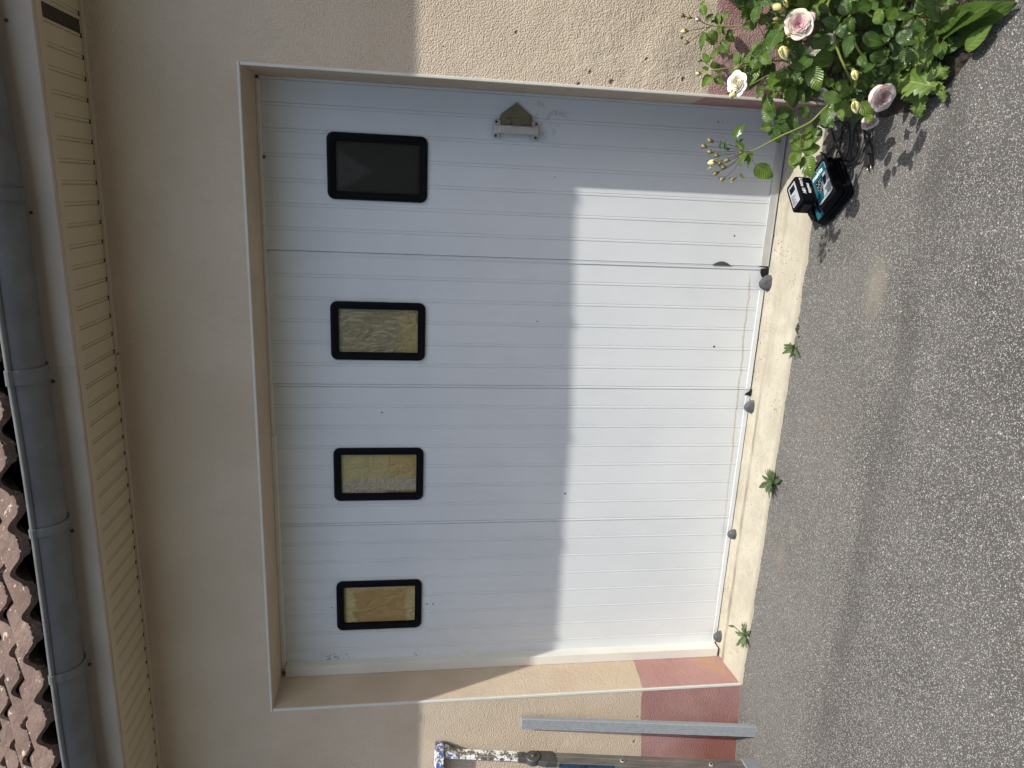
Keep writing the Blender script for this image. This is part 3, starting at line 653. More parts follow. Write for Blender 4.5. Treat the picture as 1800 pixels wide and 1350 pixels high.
# handle, lock
q = MB(); hx0, hx1 = 2.468, 2.540
for zc in (1.268, 1.118):
    z_a, z_b = (zc - 0.013, zc + 0.019) if zc > 1.2 else (zc - 0.019, zc + 0.013)
    q.box((hx0, DD - 0.016, z_a), (hx1, DD - 0.004, z_b))
q.box((hx0 + 0.020, DD - 0.046, 1.118), (hx1 - 0.022, DD - 0.032, 1.268))
for zc in (1.272, 1.114): q.box((hx0 + 0.018, DD - 0.044, zc - 0.010), (hx1 - 0.020, DD - 0.010, zc + 0.010))
hd = q.build('handle', MT['cast'], door, bevel=0.005)
q = MB()
for zc in (1.2745, 1.1115):
    for xx in (hx0 + 0.010, hx1 - 0.009): q.tube([(xx, DD - 0.0145, zc), (xx, DD - 0.0175, zc)], 0.0048, 10)
q.build('screw', MT['hole'], hd)
q = MB()
pl = [(2.508, 1.262), (2.545, 1.262), (2.562, 1.256), (2.604, 1.200), (2.610, 1.1935), (2.604, 1.187), (2.562, 1.130), (2.545, 1.124), (2.508, 1.124)]
q.prism(pl, lambda a, b_, d: (a, d, b_), DD - 0.012, DD - 0.003)
pl = [(2.508, 1.250), (2.548, 1.250), (2.550, 1.247), (2.550, 1.148), (2.543, 1.133), (2.530, 1.127), (2.508, 1.127)]
q.prism(pl, lambda a, b_, d: (a, d, b_), DD - 0.017, DD - 0.0125)
lk = q.build('lock_plate', MT['olive'], door, bevel=0.002)
q = MB(); q.tube([(2.533, DD - 0.016, 1.226), (2.533, DD - 0.026, 1.226)], [0.0125, 0.0105], 20); q.tube([(2.533, DD - 0.016, 1.178), (2.533, DD - 0.021, 1.178)], 0.0115, 20)
q.box((2.528, DD - 0.024, 1.150), (2.539, DD - 0.017, 1.176)); q.build('lock_cylinder', MT['olive'], lk, bevel=0.0012)
q = MB(); q.box((2.5315, DD - 0.0222, 1.173), (2.5345, DD - 0.0205, 1.183)); q.build('keyhole', MT['hole'], lk)
q = MB(); q.tube([(2.33, DD - 0.004, 2.186), (2.33, DD - 0.010, 2.184)], [0.008, 0.004], 10)
q.v = [p + Vector((0.02, 0, -0.003)) for p in q.v]; q.build('latch_stud', simple('rusty_stud', (0.20, 0.12, 0.05), 0.7), door)
# chips torn out of the bottom edge
q = MB(); q.prism([(1.928, 0.020), (1.985, 0.020), (1.982, 0.056), (1.966, 0.060), (1.945, 0.050)], lambda a, b_, d: (a, d, b_), DD - 0.0085, DD - 0.0065)
q.prism([(1.392, 0.020), (1.422, 0.020), (1.398, 0.052), (1.392, 0.052)], lambda a, b_, d: (a, d, b_), DD - 0.0085, DD - 0.0065); q.build('torn_gap', MT['hole'], door)
# four grey stops along the bottom of the door
names = ['grey domed stop beside the torn corner where the two door leaves meet', 'grey domed stop in the middle of the door foot, between two crack weeds',
         'grey domed stop on the threshold between the third and fourth door window', 'small grey domed stop at the ivory jamb strip, left end of the door']
for i, (sx, wd, hh) in enumerate(((1.921, 0.036, 0.052), (1.342, 0.032, 0.044), (0.684, 0.028, 0.042), (0.104, 0.034, 0.044))):
    q = MB(); zb = 0.014 + 0.008 * sx / OW
    def dome(u, v_, sx=sx, wd=wd, hh=hh, zb=zb, i=i):
        a = u * 2 * math.pi; b2 = v_ * math.pi / 2; k_ = 1 + 0.12 * nz(math.cos(a) + i * 3, math.sin(a), v_, 2.2)
        return (sx + wd * math.cos(a) * math.cos(b2) * k_, 0.232 + 0.018 * math.sin(a) * math.cos(b2) * k_, zb - 0.004 + hh * math.sin(b2) * k_)
    q.grid(dome, 22, 10); o = q.build('door_stop', MT['rock'], smooth=True)
    tag(o, names[i], 'door stop', 'grey stops along the foot of the door')

# ------------------------------------------------------------------ leaning profile
bar = MB(); bw, bd, L = 0.058, 0.022, 1.10
ty = math.atan(0.138); bx = -0.098; rib = []
rib = [(0, 0), (0, bd - 0.003), (-0.003, bd)]
for i in range(5):
    c0 = -0.006 - i * 0.0105; rib += [(c0, bd), (c0 - 0.0012, bd - 0.003), (c0 - 0.0035, bd - 0.003), (c0 - 0.0047, bd)]
rib += [(-bw + 0.003, bd), (-bw, bd - 0.003), (-bw, 0)]
def bfn(a, b_, d):
    return (bx + a - 0.006 * d, -0.158 + d * math.sin(ty) - b_ * math.cos(ty), -0.012 + d * math.cos(ty) - b_ * math.sin(ty) * 1.0 + 0.004)
bar.prism(rib, bfn, 0, L)
tag(bar.build('ribbed_profile', MT['greyprof']), 'grey ribbed plastic profile leaning on the wall beside the ladder', 'profile')

# ------------------------------------------------------------------ folding ladder
lad = thing('folding_ladder', (-0.5, -0.17, -0.02), 'paint-spattered aluminium folding ladder standing against the beige wall', 'ladder')
def lp(z, side, dep): # side: x offset from the right outer face, dep: distance in front of the rear edge
    return Vector((-0.284 + 0.022 * z - side, -0.182 + z * 0.118 - dep, z))
def stile(z0, z1, s0, w_, dp, name):
    q = MB(); nseg = 6; vs = []; fs = []
    sec = [(0, 0), (0.002, -0.0), (w_, 0), (w_, dp), (w_ - 0.002, dp + 0.0), (0.006, dp), (0.004, dp - 0.003), (0, dp - 0.006)]
    sec = [(0, 0.002), (0.002, 0), (w_ - 0.002, 0), (w_, 0.002), (w_, dp - 0.002), (w_ - 0.002, dp), (w_ * 0.62, dp), (w_ * 0.6, dp - 0.003), (w_ * 0.4, dp - 0.003), (w_ * 0.38, dp), (0.002, dp), (0, dp - 0.002), (0, dp * 0.62), (0.0015, dp * 0.6), (0.0015, dp * 0.4), (0, dp * 0.38)]
    q.prism(sec, lambda a, b_, d: lp(d, s0 + a, b_), z0, z1)
    return q.build(name, MT['ladder'], lad)
LW = 0.40
for s0 in (0.0, LW - 0.026):
    stile(0.02, 0.965, s0, 0.026, 0.066, 'stile'); u = stile(1.06, 1.43, s0 + 0.002, 0.022, 0.042, 'stile'); u['label'] = 'upper section thick with white and blue paint'
for zc in (0.20, 0.615, 0.86):
    q = MB(); a = lp(zc, 0.02, 0.030 if zc < 1 else .02); b_ = lp(zc, LW - 0.02, 0.030 if zc < 1 else .02)
    q.tube([a, b_], 0.0135, 12); q.build('rung', MT['ladder'], lad, smooth=True)
q = MB()
for zc in (0.20, 0.615): 
    c = lp(zc, 0, 0.036); q = MB()
    q.tube([c + Vector((0.004, 0, 0)), c + Vector((-0.006, 0, 0))], 0.010, 14); o = q.build('rivet', MT['cast'], lad, smooth=False, bevel=0.001)
    q = MB(); q.tube([c + Vector((0.0046, 0, 0)), c + Vector((0.003, 0, 0))], 0.0062, 12); q.build('rivet_hole', MT['hole'], o)
for s0, sg in ((0.0, 1), (LW, -1)):
    q = MB(); c = lp(1.03, s0, 0.036)
    q.tube([c + Vector((-0.022 * sg, 0, 0)), c + Vector((0.007 * sg, 0, 0)), c + Vector((0.0095 * sg, 0, 0))], [0.034, 0.034, 0.031], 28)
    q.tube([c + Vector((0.010 * sg, 0, 0)), c + Vector((0.017 * sg, 0, 0))], [0.011, 0.009], 16)
    arm = [(0.030, 1.035), (0.030, 1.00), (0.020, 0.985), (0.008, 0.93), (0.068, 0.93), (0.074, 0.96), (0.071, 1.03), (0.06, 1.05)]
    arm = [(-0.002, 1.005), (-0.002, 0.928), (0.068, 0.928), (0.071, 0.975), (0.062, 1.01), (0.055, 1.035), (0.02, 1.04)]
    q.prism(arm, lambda a, b_, d: lp(b_, s0 + d * sg, a), -0.005, 0.024)
    q.prism([(0.012, 1.05), (0.055, 1.05), (0.048, 1.10), (0.010, 1.10)], lambda a, b_, d: lp(b_, s0 + d * sg, a), -0.004, 0.024)
    q.build('hinge', MT['castdark'], lad, bevel=0.002)
    q = MB(); vv = [lp(z_, s0 + dx * sg, dy) for z_ in (-0.022, 0.040) for dx, dy in ((-0.006, -0.006), (0.032, -0.006), (0.032, 0.076), (-0.006, 0.076))]
    q.add(vv, [(0,3,2,1),(4,5,6,7),(0,1,5,4),(1,2,6,5),(2,3,7,6),(3,0,4,7)])
    for i in range(4): q.add([lp(z_, s0 + dx * sg, dy) for z_ in (-0.028, -0.022) for dx, dy in ((-0.008, i*0.02), (0.034, i*0.02), (0.034, i*0.02 + 0.012), (-0.008, i*0.02 + 0.012))], [(0,3,2,1),(4,5,6,7),(0,1,5,4),(1,2,6,5),(2,3,7,6),(3,0,4,7)])
    q.build('foot', simple('grey_ladder_foot', (0.20, 0.21, 0.23), 0.6), lad, bevel=0.003)
q = MB(); vv = []
for s0 in (-0.035, LW + 0.035):
    vv += [lp(1.440, s0, -0.004), lp(1.440, s0, 0.050), lp(1.472, s0, 0.046), lp(1.482, s0, 0.02), lp(1.478, s0, -0.002)]
q.add(vv, [(0, 1, 2, 3, 4), (9, 8, 7, 6, 5)] + [(i, 5 + i, 5 + (i + 1) % 5, (i + 1) % 5) for i in range(5)])
for s0, sg in ((0.0, 1), (LW, -1)):
    q.prism([(-0.030, 1.442), (-0.012, 1.405), (0.0, 1.37), (0.004, 1.34), (0.022, 1.34), (0.022, 1.442)], lambda a, b_, d: lp(b_, s0 + a * sg, d), 0.002, 0.044)
o = q.build('stabiliser_bar', MT['ladder'], lad, bevel=0.003); o['label'] = 'crossbar caked in blue and white paint'
q = MB(); q.add([lp(z_, s_, 0.0672) for z_, s_ in ((0.66, 0.001), (0.915, 0.001), (0.915, 0.025), (0.66, 0.025))] + [lp(z_, s_, 0.0655) for z_, s_ in ((0.66, 0.001), (0.915, 0.001), (0.915, 0.025), (0.66, 0.025))], [(0, 1, 2, 3), (4, 7, 6, 5), (0, 4, 5, 1), (1, 5, 6, 2), (2, 6, 7, 3), (3, 7, 4, 0)])
q.build('label_sticker', MT['blue'], lad)

# ------------------------------------------------------------------ battery charger
XD = Vector((0.67, -0.742, 0)).normalized(); YD = Vector((-XD.y, XD.x, 0)); FR = Vector((2.318, -0.272, 0.001))
def cl(x, y, z): return FR + XD * x + YD * y + Vector((0, 0, z))
chg = thing('battery_charger', cl(-0.11, 0.09, 0), 'black battery charger with a teal label panel on the asphalt', 'charger')
q = MB()   # body: lower tray with rounded left end, raised block on the right
tray = [(0.0, 0.012), (0.0, 0.170), (-0.012, 0.182), (-0.16, 0.182), (-0.205, 0.168), (-0.232, 0.135), (-0.242, 0.09), (-0.232, 0.05), (-0.205, 0.014), (-0.16, 0.0), (-0.012, 0.0)]
def shr(k, z): return lambda a, b_, d: cl(-0.115 + (a + 0.115) * (1 - k * d / 0.05), 0.091 + (b_ - 0.091) * (1 - k * d / 0.05), d)
q.prism(tray, shr(0.03, 0), 0.004, 0.020); q.prism(tray, shr(0.07, 0), 0.0215, 0.034); q.prism([(a * 0.985 - 0.001, 0.091 + (b_ - 0.091) * 0.96) for a, b_ in tray], shr(0.08, 0), 0.0355, 0.046)
blk = [(0.0, 0.012), (0.0, 0.170), (-0.012, 0.182), (-0.110, 0.182), (-0.122, 0.14), (-0.126, 0.09), (-0.122, 0.04), (-0.110, 0.0), (-0.012, 0.0)]
q.prism(blk, lambda a, b_, d: cl(-0.06 + (a + 0.06) * (1 - (d - 0.045) * 1.5), 0.091 + (b_ - 0.091) * (1 - (d - 0.045) * 2.0), d), 0.045, 0.078)
body = q.build('body', MT['black'], chg, bevel=0.0045)
# curved rim between block and bay
q = MB(); q.tube([cl(-0.122 - 0.010 * math.sin(math.pi * i / 12), 0.006 + 0.17 * i / 12, 0.0765 - 0.012 * (i / 12 - .5) ** 2) for i in range(13)], 0.004, 8); q.build('rim', MT['black'], chg, smooth=True)
q = MB(); q.box((0, 0, 0), (1, 1, 1)); q.v = [cl(-0.178 + p.x * 0.045, 0.012 + p.y * 0.06, 0.0455 + p.z * 0.004) for p in q.v]; q.build('bay_tongue', MT['teal'], chg, bevel=0.001)
q = MB()
for sx in (-0.192, -0.126): q.box((0, 0, 0), (1, 1, 1)); q.v[-8:] = [cl(sx + p.x * 0.008, 0.02 + p.y * 0.15, 0.045 + p.z * 0.012) for p in q.v[-8:]]
q.build('bay_rail', MT['black'], chg, bevel=0.001)
def flat(poly, z0, z1, mat, name, parent, bev=0.0):
    q = MB(); q.prism(poly, lambda a, b_, d: cl(a, b_, d), z0, z1); return q.build(name, mat, parent, bevel=bev)
pan = flat(rrect(-0.105, -0.012, 0.022, 0.160, 0.008, 4), 0.0782, 0.0792, MT['silver'], 'label_panel', chg)
flat([(-0.104, 0.030), (-0.104, 0.158), (-0.014, 0.158), (-0.014, 0.120), (-0.040, 0.120), (-0.068, 0.030)], 0.0793, 0.0797, MT['teal'], 'teal_field', pan)
flat([(-0.090, 0.060), (-0.090, 0.118), (-0.045, 0.118), (-0.062, 0.060)], 0.0798, 0.0801, MT['black'], 'pictogram_table', pan)
flat([(-0.050, 0.074), (-0.044, 0.108), (-0.024, 0.108), (-0.032, 0.074)], 0.0798, 0.0801, MT['black'], 'pictogram_table', pan)
q = MB()
for i in range(5):
    for j in range(7):
        if (i * 3 + j * 5) % 4 == 1: continue
        x_ = -0.087 + i * 0.0075; y_ = 0.064 + j * 0.0075
        q.add([cl(x_ + a, y_ + b_, 0.0803) for a, b_ in ((0, 0), (0.0045, 0), (0.0045, 0.0016), (0, 0.0016))], [(0, 1, 2, 3)])
q.build('pictogram', MT['whiteink'], pan)
def lettering(txt, size, org, right, up, mat, parent, ext=0.0002, name='lettering', shear=0.0, bold=0.0):
    cu = bpy.data.curves.new('t', 'FONT'); cu.body = txt; cu.size = size; cu.extrude = ext; cu.shear = shear; cu.offset = bold; cu.resolution_u = 2
    o = bpy.data.objects.new('t', cu); sc.collection.objects.link(o)
    dg = bpy.context.evaluated_depsgraph_get(); me = bpy.data.meshes.new_from_object(o.evaluated_get(dg))
    bpy.data.objects.remove(o); me.name = name
    nrm = right.cross(up).normalized()
    for v_ in me.vertices: v_.co = org + right * v_.co.x + up * v_.co.y + nrm * v_.co.z
    me.materials.clear(); me.materials.append(mat)
    ob = bpy.data.objects.new(name, me); sc.collection.objects.link(ob); par(ob, parent); return ob
Z = Vector((0, 0, 1))
lettering('makita', 0.0265, cl(-0.101, 0.131, 0.0802), XD, YD, MT['whiteink'], pan, shear=0.25, bold=0.0006)
lettering('CHARGER', 0.0105, cl(-0.064, 0.028, 0.0798), XD, YD, MT['black'], pan)
# mains cable and plug
cpx = [(1443, 268), (1450, 275), (1446, 289), (1452, 298), (1462, 299), (1472, 294), (1484, 282), (1492, 262), (1494, 235), (1489, 215), (1481, 224), (1478, 250), (1470, 275), (1478, 286), (1492, 292), (1504, 283), (1514, 262), (1520, 240), (1514, 218), (1503, 224), (1499, 250), (1496, 272), (1500, 282), (1509, 280), (1522, 255), (1530, 235), (1524, 215), (1512, 205), (1517, 225), (1528, 248), (1533, 262), (1533, 272)]
cab = MB(); pts = [at(a, b_, 2, 0.008 + 0.010 * abs(math.sin(i * 1.3))) for i, (a, b_) in enumerate(cpx)]
def smoothpts(P, n=6):
    out = []
    for i in range(len(P) - 1):
        p0 = P[max(i-1, 0)]; p1 = P[i]; p2 = P[i+1]; p3 = P[min(i+2, len(P)-1)]
        for k_ in range(n):
            t_ = k_ / n
            out.append(0.5 * ((2*p1) + (p2-p0)*t_ + (2*p0-5*p1+4*p2-p3)*t_*t_ + (3*p1-p0-3*p2+p3)*t_**3))
    return out + [P[-1]]
cab.tube(smoothpts([cl(-0.02, 0.18, 0.02)] + pts), 0.0034, 8)
lp2 = [at(a, b_, 2, 0.012) for a, b_ in ((1420, 262), (1428, 284), (1442, 286), (1462, 262), (1478, 240), (1486, 222), (1474, 212), (1462, 222), (1468, 250), (1478, 272), (1490, 284), (1503, 276), (1508, 250), (1504, 222), (1511, 212))]
cab.tube(smoothpts(lp2), 0.0034, 8)
lp3 = [at(a, b_, 2, 0.018) for a, b_ in ((1398, 262), (1424, 268), (1447, 272), (1466, 284), (1466, 297), (1482, 290), (1500, 268), (1517, 232), (1522, 212))]
cable = cab.build('cable', MT['blackrub'], chg, smooth=True)
pd = (at(1531, 298, 2, 0.013) - at(1529, 268, 2, 0.013)).normalized(); ps = Vector((-pd.y, pd.x, 0)); p0 = at(1531, 270, 2, 0.002)
q = MB(); q.add([p0 + pd * a + ps * b_ * w_ + Z * c for a, w_ in ((0, 0.55), (0.012, 1), (0.043, 1), (0.047, 0.85)) for b_, c in ((-0.014, 0.0), (0.014, 0.0), (0.014, 0.021), (-0.014, 0.021))],
      [(0,1,2,3)] + [(4*j+i, 4*j+4+i, 4*j+4+(i+1)%4, 4*j+(i+1)%4) for j in range(3) for i in range(4)] + [(15,14,13,12)])
pg = q.build('plug', MT['blackrub'], cable, bevel=0.002)
for b_ in (-0.0095, 0.0095):
    q = MB(); q.tube([p0 + pd * 0.046 + ps * b_ + Z * 0.011, p0 + pd * 0.064 + ps * b_ + Z * 0.011], 0.0022, 8); q.build('pin', simple('nickel_pin', (0.55, 0.53, 0.48), 0.3, metal=0.8), cable, smooth=True)
# battery pack standing in the bay
bat = thing('battery_pack', cl(-0.155, 0.119, 0.047), 'black battery pack clipped upside down on the charger, white label on top', 'battery')
bp0 = rrect(-0.194, -0.117, 0.056, 0.182, 0.012, 4)
q = MB(); q.prism(bp0, lambda a, b_, d: cl(a, b_, d), 0.070, 0.133); q.prism(rrect(-0.186, -0.128, 0.064, 0.176, 0.008, 3), lambda a, b_, d: cl(a, b_, d), 0.046, 0.072)
bb = q.build('case', MT['black'], bat, bevel=0.005)
q = MB(); q.prism(rrect(-0.181, -0.130, 0.072, 0.166, 0.003, 2), lambda a, b_, d: cl(a, b_, d), 0.1332, 0.1338); lb = q.build('rating_label', simple('rating_label_paper', (0.36, 0.37, 0.40), 0.5, var=0.5, scale=260), bb)
q = MB()
for i in range(9): q.box((0, 0, 0), (1, 1, 1)); ww = 0.030 - 0.012 * ((i * 7) % 3) / 2; q.v[-8:] = [cl(-0.177 + p.x * ww, 0.078 + i * 0.005 + p.y * 0.0018, 0.1338 + p.z * 0.0003) for p in q.v[-8:]]
q.box((0, 0, 0), (1, 1, 1)); q.v[-8:] = [cl(-0.175 + p.x * 0.036, 0.131 + p.y * 0.026, 0.1338 + p.z * 0.0003) for p in q.v[-8:]]
q.build('small_print', MT['black'], lb)
lettering('makita', 0.0185, cl(-0.1166, 0.146, 0.096), -YD, -Z, MT['whiteink'], bb, shear=0.25, bold=0.0004)
lettering('Li-ion 18V', 0.0185, cl(-0.1166, 0.170, 0.121), -YD, -Z, MT['whiteink'], bb, bold=0.0006)
for yy in (0.075,):
    q = MB(); q.box((0, 0, 0), (1, 1, 1)); q.v = [cl(-0.175 + p.x * 0.038, 0.053 + p.y * 0.004, 0.085 + p.z * 0.03) for p in q.v]; q.build('release_button', MT['blackrub'], bat, bevel=0.001)

# ------------------------------------------------------------------ hedges added out of view to cut low sky light on the wall
for (ax_, ay_, bx_, by_, nm_) in ((-14, -8.5, 16, -9.5, 'tall leafy screen added unseen across the yard to dim the sky light'), (-9.0, -1.0, -10, -8.0, 'tall leafy screen added unseen at the left of the yard to dim the sky light')):
    q = MB(); A_ = Vector((ax_, ay_, 0)); B_ = Vector((bx_, by_, 0)); D_ = (B_ - A_).normalized(); N_ = Vector((-D_.y, D_.x, 0)); LL = (B_ - A_).length
    def hd_(u, v):
        pf = [(-.7, 0), (-.75, 1.6), (-.65, 3.1), (-.4, 3.4), (.4, 3.4), (.65, 3.1), (.75, 1.6), (.7, 0)]
        k_ = v * 7; i_ = min(int(k_), 6); f_ = k_ - i_; a_ = pf[i_][0] * (1 - f_) + pf[i_ + 1][0] * f_; z_ = pf[i_][1] * (1 - f_) + pf[i_ + 1][1] * f_
        P_ = A_ + D_ * LL * u + N_ * a_ + Vector((0, 0, z_ - .05)); w_ = 0.22 * nz(P_.x, P_.y, P_.z, 1.3) + 0.12 * nz(P_.x, P_.y, P_.z, 4.1)
        return P_ + N_ * w_ * (1 if a_ > 0 else -1) + Vector((0, 0, w_ * z_ / 3.4))
    q.grid(hd_, 160, 42); o = q.build('added_hedge', simple('added_hedge_leaves', (0.035, 0.06, 0.018), 0.8, var=0.6, scale=14, bump=0.08, bscale=18), smooth=False); tag(o, nm_, 'added_hedge')

# ------------------------------------------------------------------ plants
def blade(mb, base, direc, nrm, L, W, serr=0.04, fold=0.25, curl=0.25, nv=10, kind='rose', nu=4):
    d = direc.normalized(); n = (nrm - d * nrm.dot(d)); n = n.normalized() if n.length > 1e-4 else d.orthogonal().normalized(); sd = d.cross(n).normalized()
    ph = random.random() * 9; tw = random.uniform(-0.3, 0.3)
    if kind == 'lobed': nv = max(nv, 22)
    def fn(u, v):
        if kind == 'rose': w = (math.sin(math.pi * min(1, v ** 0.80)) ** 0.72) * (1 - 0.15 * v) if v < 1 else 0
        elif kind == 'lobed': w = (0.30 + 0.75 * math.sin(math.pi * v ** 0.95)) * (1 - 0.35 * abs(math.sin(v * 12.5 + ph))) * (1 - v ** 6)
        elif kind == 'long': w = math.sin(math.pi * min(1, v ** 0.75)) ** 0.8
        else: w = (v ** 0.5) * (1 - v ** 4) * 1.15
        a = (u - 0.5) * 2
        edge = abs(a) > 0.99
        if edge and serr: w += serr * (1 if int(v * nv) % 2 else -1) * (1 if 0.05 < v < .95 else 0)
        ww = max(w, 0) * W / 2 * a
        k = curl * L * v * v
        wave = 0.06 * W * math.sin(v * 9 + ph) * abs(a) * (2.2 if kind == 'lobed' else 1)
        h = abs(a) * max(w, 0) * W / 2 * fold - k + wave + tw * ww * v
        return base + d * (L * v * (1 - 0.12 * abs(curl) * v)) + sd * ww + n * h
    mb.grid(fn, nu, nv)
IR = -UV_; IU = RV      # directions of the photograph in the world: its right is down, its up is to the right
def pdir(a0, b0, a1, b1): return (IR * (a1 - a0) + IU * (b0 - b1))
TOC = Vector((-0.25, -0.85, 0.45))
def rnd_n(k=0.5):
    return (TOC + SUN * 0.55 + Vector((random.gauss(0, k), random.gauss(0, k), random.gauss(0, k)))).normalized()
def px(y_or_p):    # metres per photo pixel at a point
    return (y_or_p - CAM).dot(FV) / F
def pleaf(mb, a0, b0, a1, b1, y, W=0.62, dep=None, nk=0.35, **kw):
    p = at(a0, b0, 1, y); s = px(p); dv = pdir(a0, b0, a1, b1) * s
    L = dv.length; dv = dv + FV * (random.uniform(-0.3, 0.15) if dep is None else dep) * L
    blade(mb, p, dv, rnd_n(nk), L, L * W, **kw); return p
def compound(mb, st, p, dv, L, n=5, tilt=0.4):
    dv = dv.normalized(); up = rnd_n(tilt); side = dv.cross(up).normalized()
    mb.tube([p, p + dv * L * 1.1], [0.0015, 0.0008], 4)
    for i, (t, sgn) in enumerate(((0.35, 1), (0.38, -1), (0.8, 1), (0.83, -1), (1.1, 0))[(5 - n):] if n < 5 else ((0.35, 1), (0.38, -1), (0.8, 1), (0.83, -1), (1.1, 0))):
        q = p + dv * L * t; d2 = dv * (1.0 if sgn == 0 else 0.45) + side * sgn * 0.9
        nn = (up + Vector((random.gauss(0, .25), random.gauss(0, .25), random.gauss(0, .25)))).normalized()
        l = L * random.uniform(0.75, 1.0) * (1.1 if sgn == 0 else 0.9 if i > 1 else 0.75)
        blade(mb, q + d2.normalized() * 0.004, d2, nn, l, l * random.uniform(0.60, 0.74), curl=random.uniform(0.0, 0.3), fold=random.uniform(0.1, 0.4), nv=12)
rose = thing('rose_bush', (2.95, -0.22, 0.02), 'rose bush with pale pink and cream blooms growing up the red base of the wall', 'rose bush')
lf = MB(); ly = MB(); st = MB(); tw = MB()
def cane(pxs, y0, y1, r0, r1, mb=None):
    mb = MB(); stalk = r0 < 0.0017
    P = [at(a, b_, 1, y0 + (y1 - y0) * i / (len(pxs) - 1)) for i, (a, b_) in enumerate(pxs)]
    P = smoothpts(P, 4); mb.tube(P, [r0 + (r1 - r0) * i / (len(P) - 1) for i in range(len(P))], 7); mb.build('stalk' if stalk else 'cane', MT['twig' if stalk and r1 > 0.00085 else 'stem'], rose, smooth=True); return P
root = Vector((2.98, -0.26, 0.0))
def arch(tgt, r=0.006, bow=0.15):
    mid = (root + tgt) / 2 + Vector((0.02, -0.03, bow)); P = smoothpts([root + Vector((random.uniform(-.05, .05), random.uniform(-.04, .04), 0)), mid, tgt], 6)
    q = MB(); q.tube(P, [r * 1.2 - r * 0.5 * i / (len(P) - 1) for i in range(len(P))], 6); q.build('cane', MT['stem'], rose, smooth=True)
# --- spray close to the wall, top left of the bush
YA = -0.075
cane([(1430, 25), (1380, 32), (1340, 38), (1310, 44), (1280, 46), (1245, 46)], -0.2, YA, 0.0035, 0.002)
cane([(1256, 46), (1240, 42), (1226, 34), (1212, 30), (1200, 27)], YA, YA, 0.0016, 0.0012, tw); cane([(1250, 47), (1232, 50), (1212, 54)], YA, YA, 0.0014, 0.001, tw); cane([(1245, 48), (1230, 60), (1211, 74)], YA, YA, 0.0014, 0.001, tw)
for a in ((1240,27,1229,2,.6),(1243,38,1252,21,.8),(1262,43,1260,20,.55),(1267,43,1277,16,.5),(1264,47,1264,62,.7),(1270,46,1273,62,.6),(1238,56,1231,86,.4),(1246,56,1262,70,.9),(1262,74,1235,62,.7),(1267,72,1279,94,.9),(1276,60,1292,74,.7),(1280,52,1288,66,.7),(1250,40,1262,34,.6)): pleaf(lf if a[3] % 2 else ly, a[0], a[1], a[2], a[3], YA - 0.01, W=a[4])
for a in ((1248,110,1233,93,.55),(1250,104,1262,84,.6),(1248,112,1268,118,.6),(1246,122,1233,118,.6),(1250,132,1234,152,.75),(1256,134,1270,152,.6),(1262,128,1272,136,.6),(1256,122,1268,128,.5)): pleaf(ly, a[0], a[1], a[2], a[3], -0.13, W=a[4])
cane([(1400, 105), (1350, 108), (1310, 112), (1285, 118), (1262, 122), (1245, 124), (1232, 129)], -0.25, -0.13, 0.003, 0.0012)
cane([(1252, 120), (1240, 110), (1230, 106)], -0.13, -0.13, 0.0012, 0.001, tw)
# --- top: dark leaves over the base band
for a in ((1296,0,1310,12,.9),(1320,14,1334,-10,.9),(1312,18,1303,30,.7),(1316,18,1325,31,.8),(1290,-12,1312,8,.8)): pleaf(lf, a[0], a[1], a[2], a[3], -0.16, W=a[4])
cane([(1330, 38), (1320, 30), (1314, 14), (1316, -10)], -0.18, -0.16, 0.0015, 0.001)
# --- middle groups, near the white bloom
for a in ((1299,112,1288,92,.6),(1300,113,1304,90,.55),(1301,115,1282,128,.7),(1304,118,1310,132,.7),(1318,108,1338,122,.7),(1318,106,1330,96,.7),(1322,125,1340,108,.7)): pleaf(ly, a[0], a[1], a[2], a[3], -0.24, W=a[4])
cane([(1400, 112), (1370, 124), (1345, 135), (1320, 150), (1303, 164)], -0.30, -0.24, 0.002, 0.0014, st)
for a in ((1345,165,1358,200,.6),(1358,212,1338,188,.75),(1357,222,1336,226,.8),(1360,213,1386,206,.7),(1362,214,1388,240,.7),(1356,222,1372,252,.65),(1364,205,1392,190,.8),(1392,190,1400,165,.75),(1390,200,1398,232,.65),(1404,190,1424,205,.8),(1340,150,1330,172,.6),(1346,140,1372,150,.7)): pleaf(ly if a[0] % 2 else lf, a[0], a[1], a[2], a[3], -0.34, W=a[4], nk=0.25)
# --- long arching cane across the door
YC = -0.33
cane([(1500, 150), (1475, 172), (1450, 190), (1428, 212), (1403, 226), (1375, 238), (1352, 250), (1325, 264), (1300, 268)], -0.42, YC, 0.0042, 0.0022)
for a in ((1340,258,1318,262),):
    pass
BUDS_C = [(1248,247,'b'),(1237,257,'b'),(1247,267,'b'),(1251,286,'y'),(1265,287,'b'),(1259,273,'b'),(1271,294,'b'),(1258,305,'b'),(1269,315,'b'),(1288,315,'b'),(1277,282,'b')]
for a, b_, k_ in BUDS_C:
    cane([(1306, 266 + (b_ - 280) * 0.12), ((1306 + a) / 2 + 4, 266 + (b_ - 266) * 0.62), (a + 5, b_ + (0 if b_ < 300 else -3))], YC, YC + random.uniform(-.03, .03), 0.0013, 0.0009, tw)
for a in ((1290,245,1305,212,.55),(1308,263,1290,250,.65),(1300,250,1306,243,.5),(1276,263,1276,240,.35),(1266,262,1265,246,.3),(1282,264,1274,258,.5),(1312,268,1298,288,.6),(1325,272,1300,282,.5),(1318,280,1312,296,.4),(1301,305,1307,316,.5),(1328,290,1358,315,.78)): pleaf(ly if a[0] > 1300 else lf, a[0], a[1], a[2], a[3], YC - 0.01, W=a[4])
cane([(1312, 268), (1322, 282), (1330, 291)], YC, YC, 0.0009, 0.0007, tw)
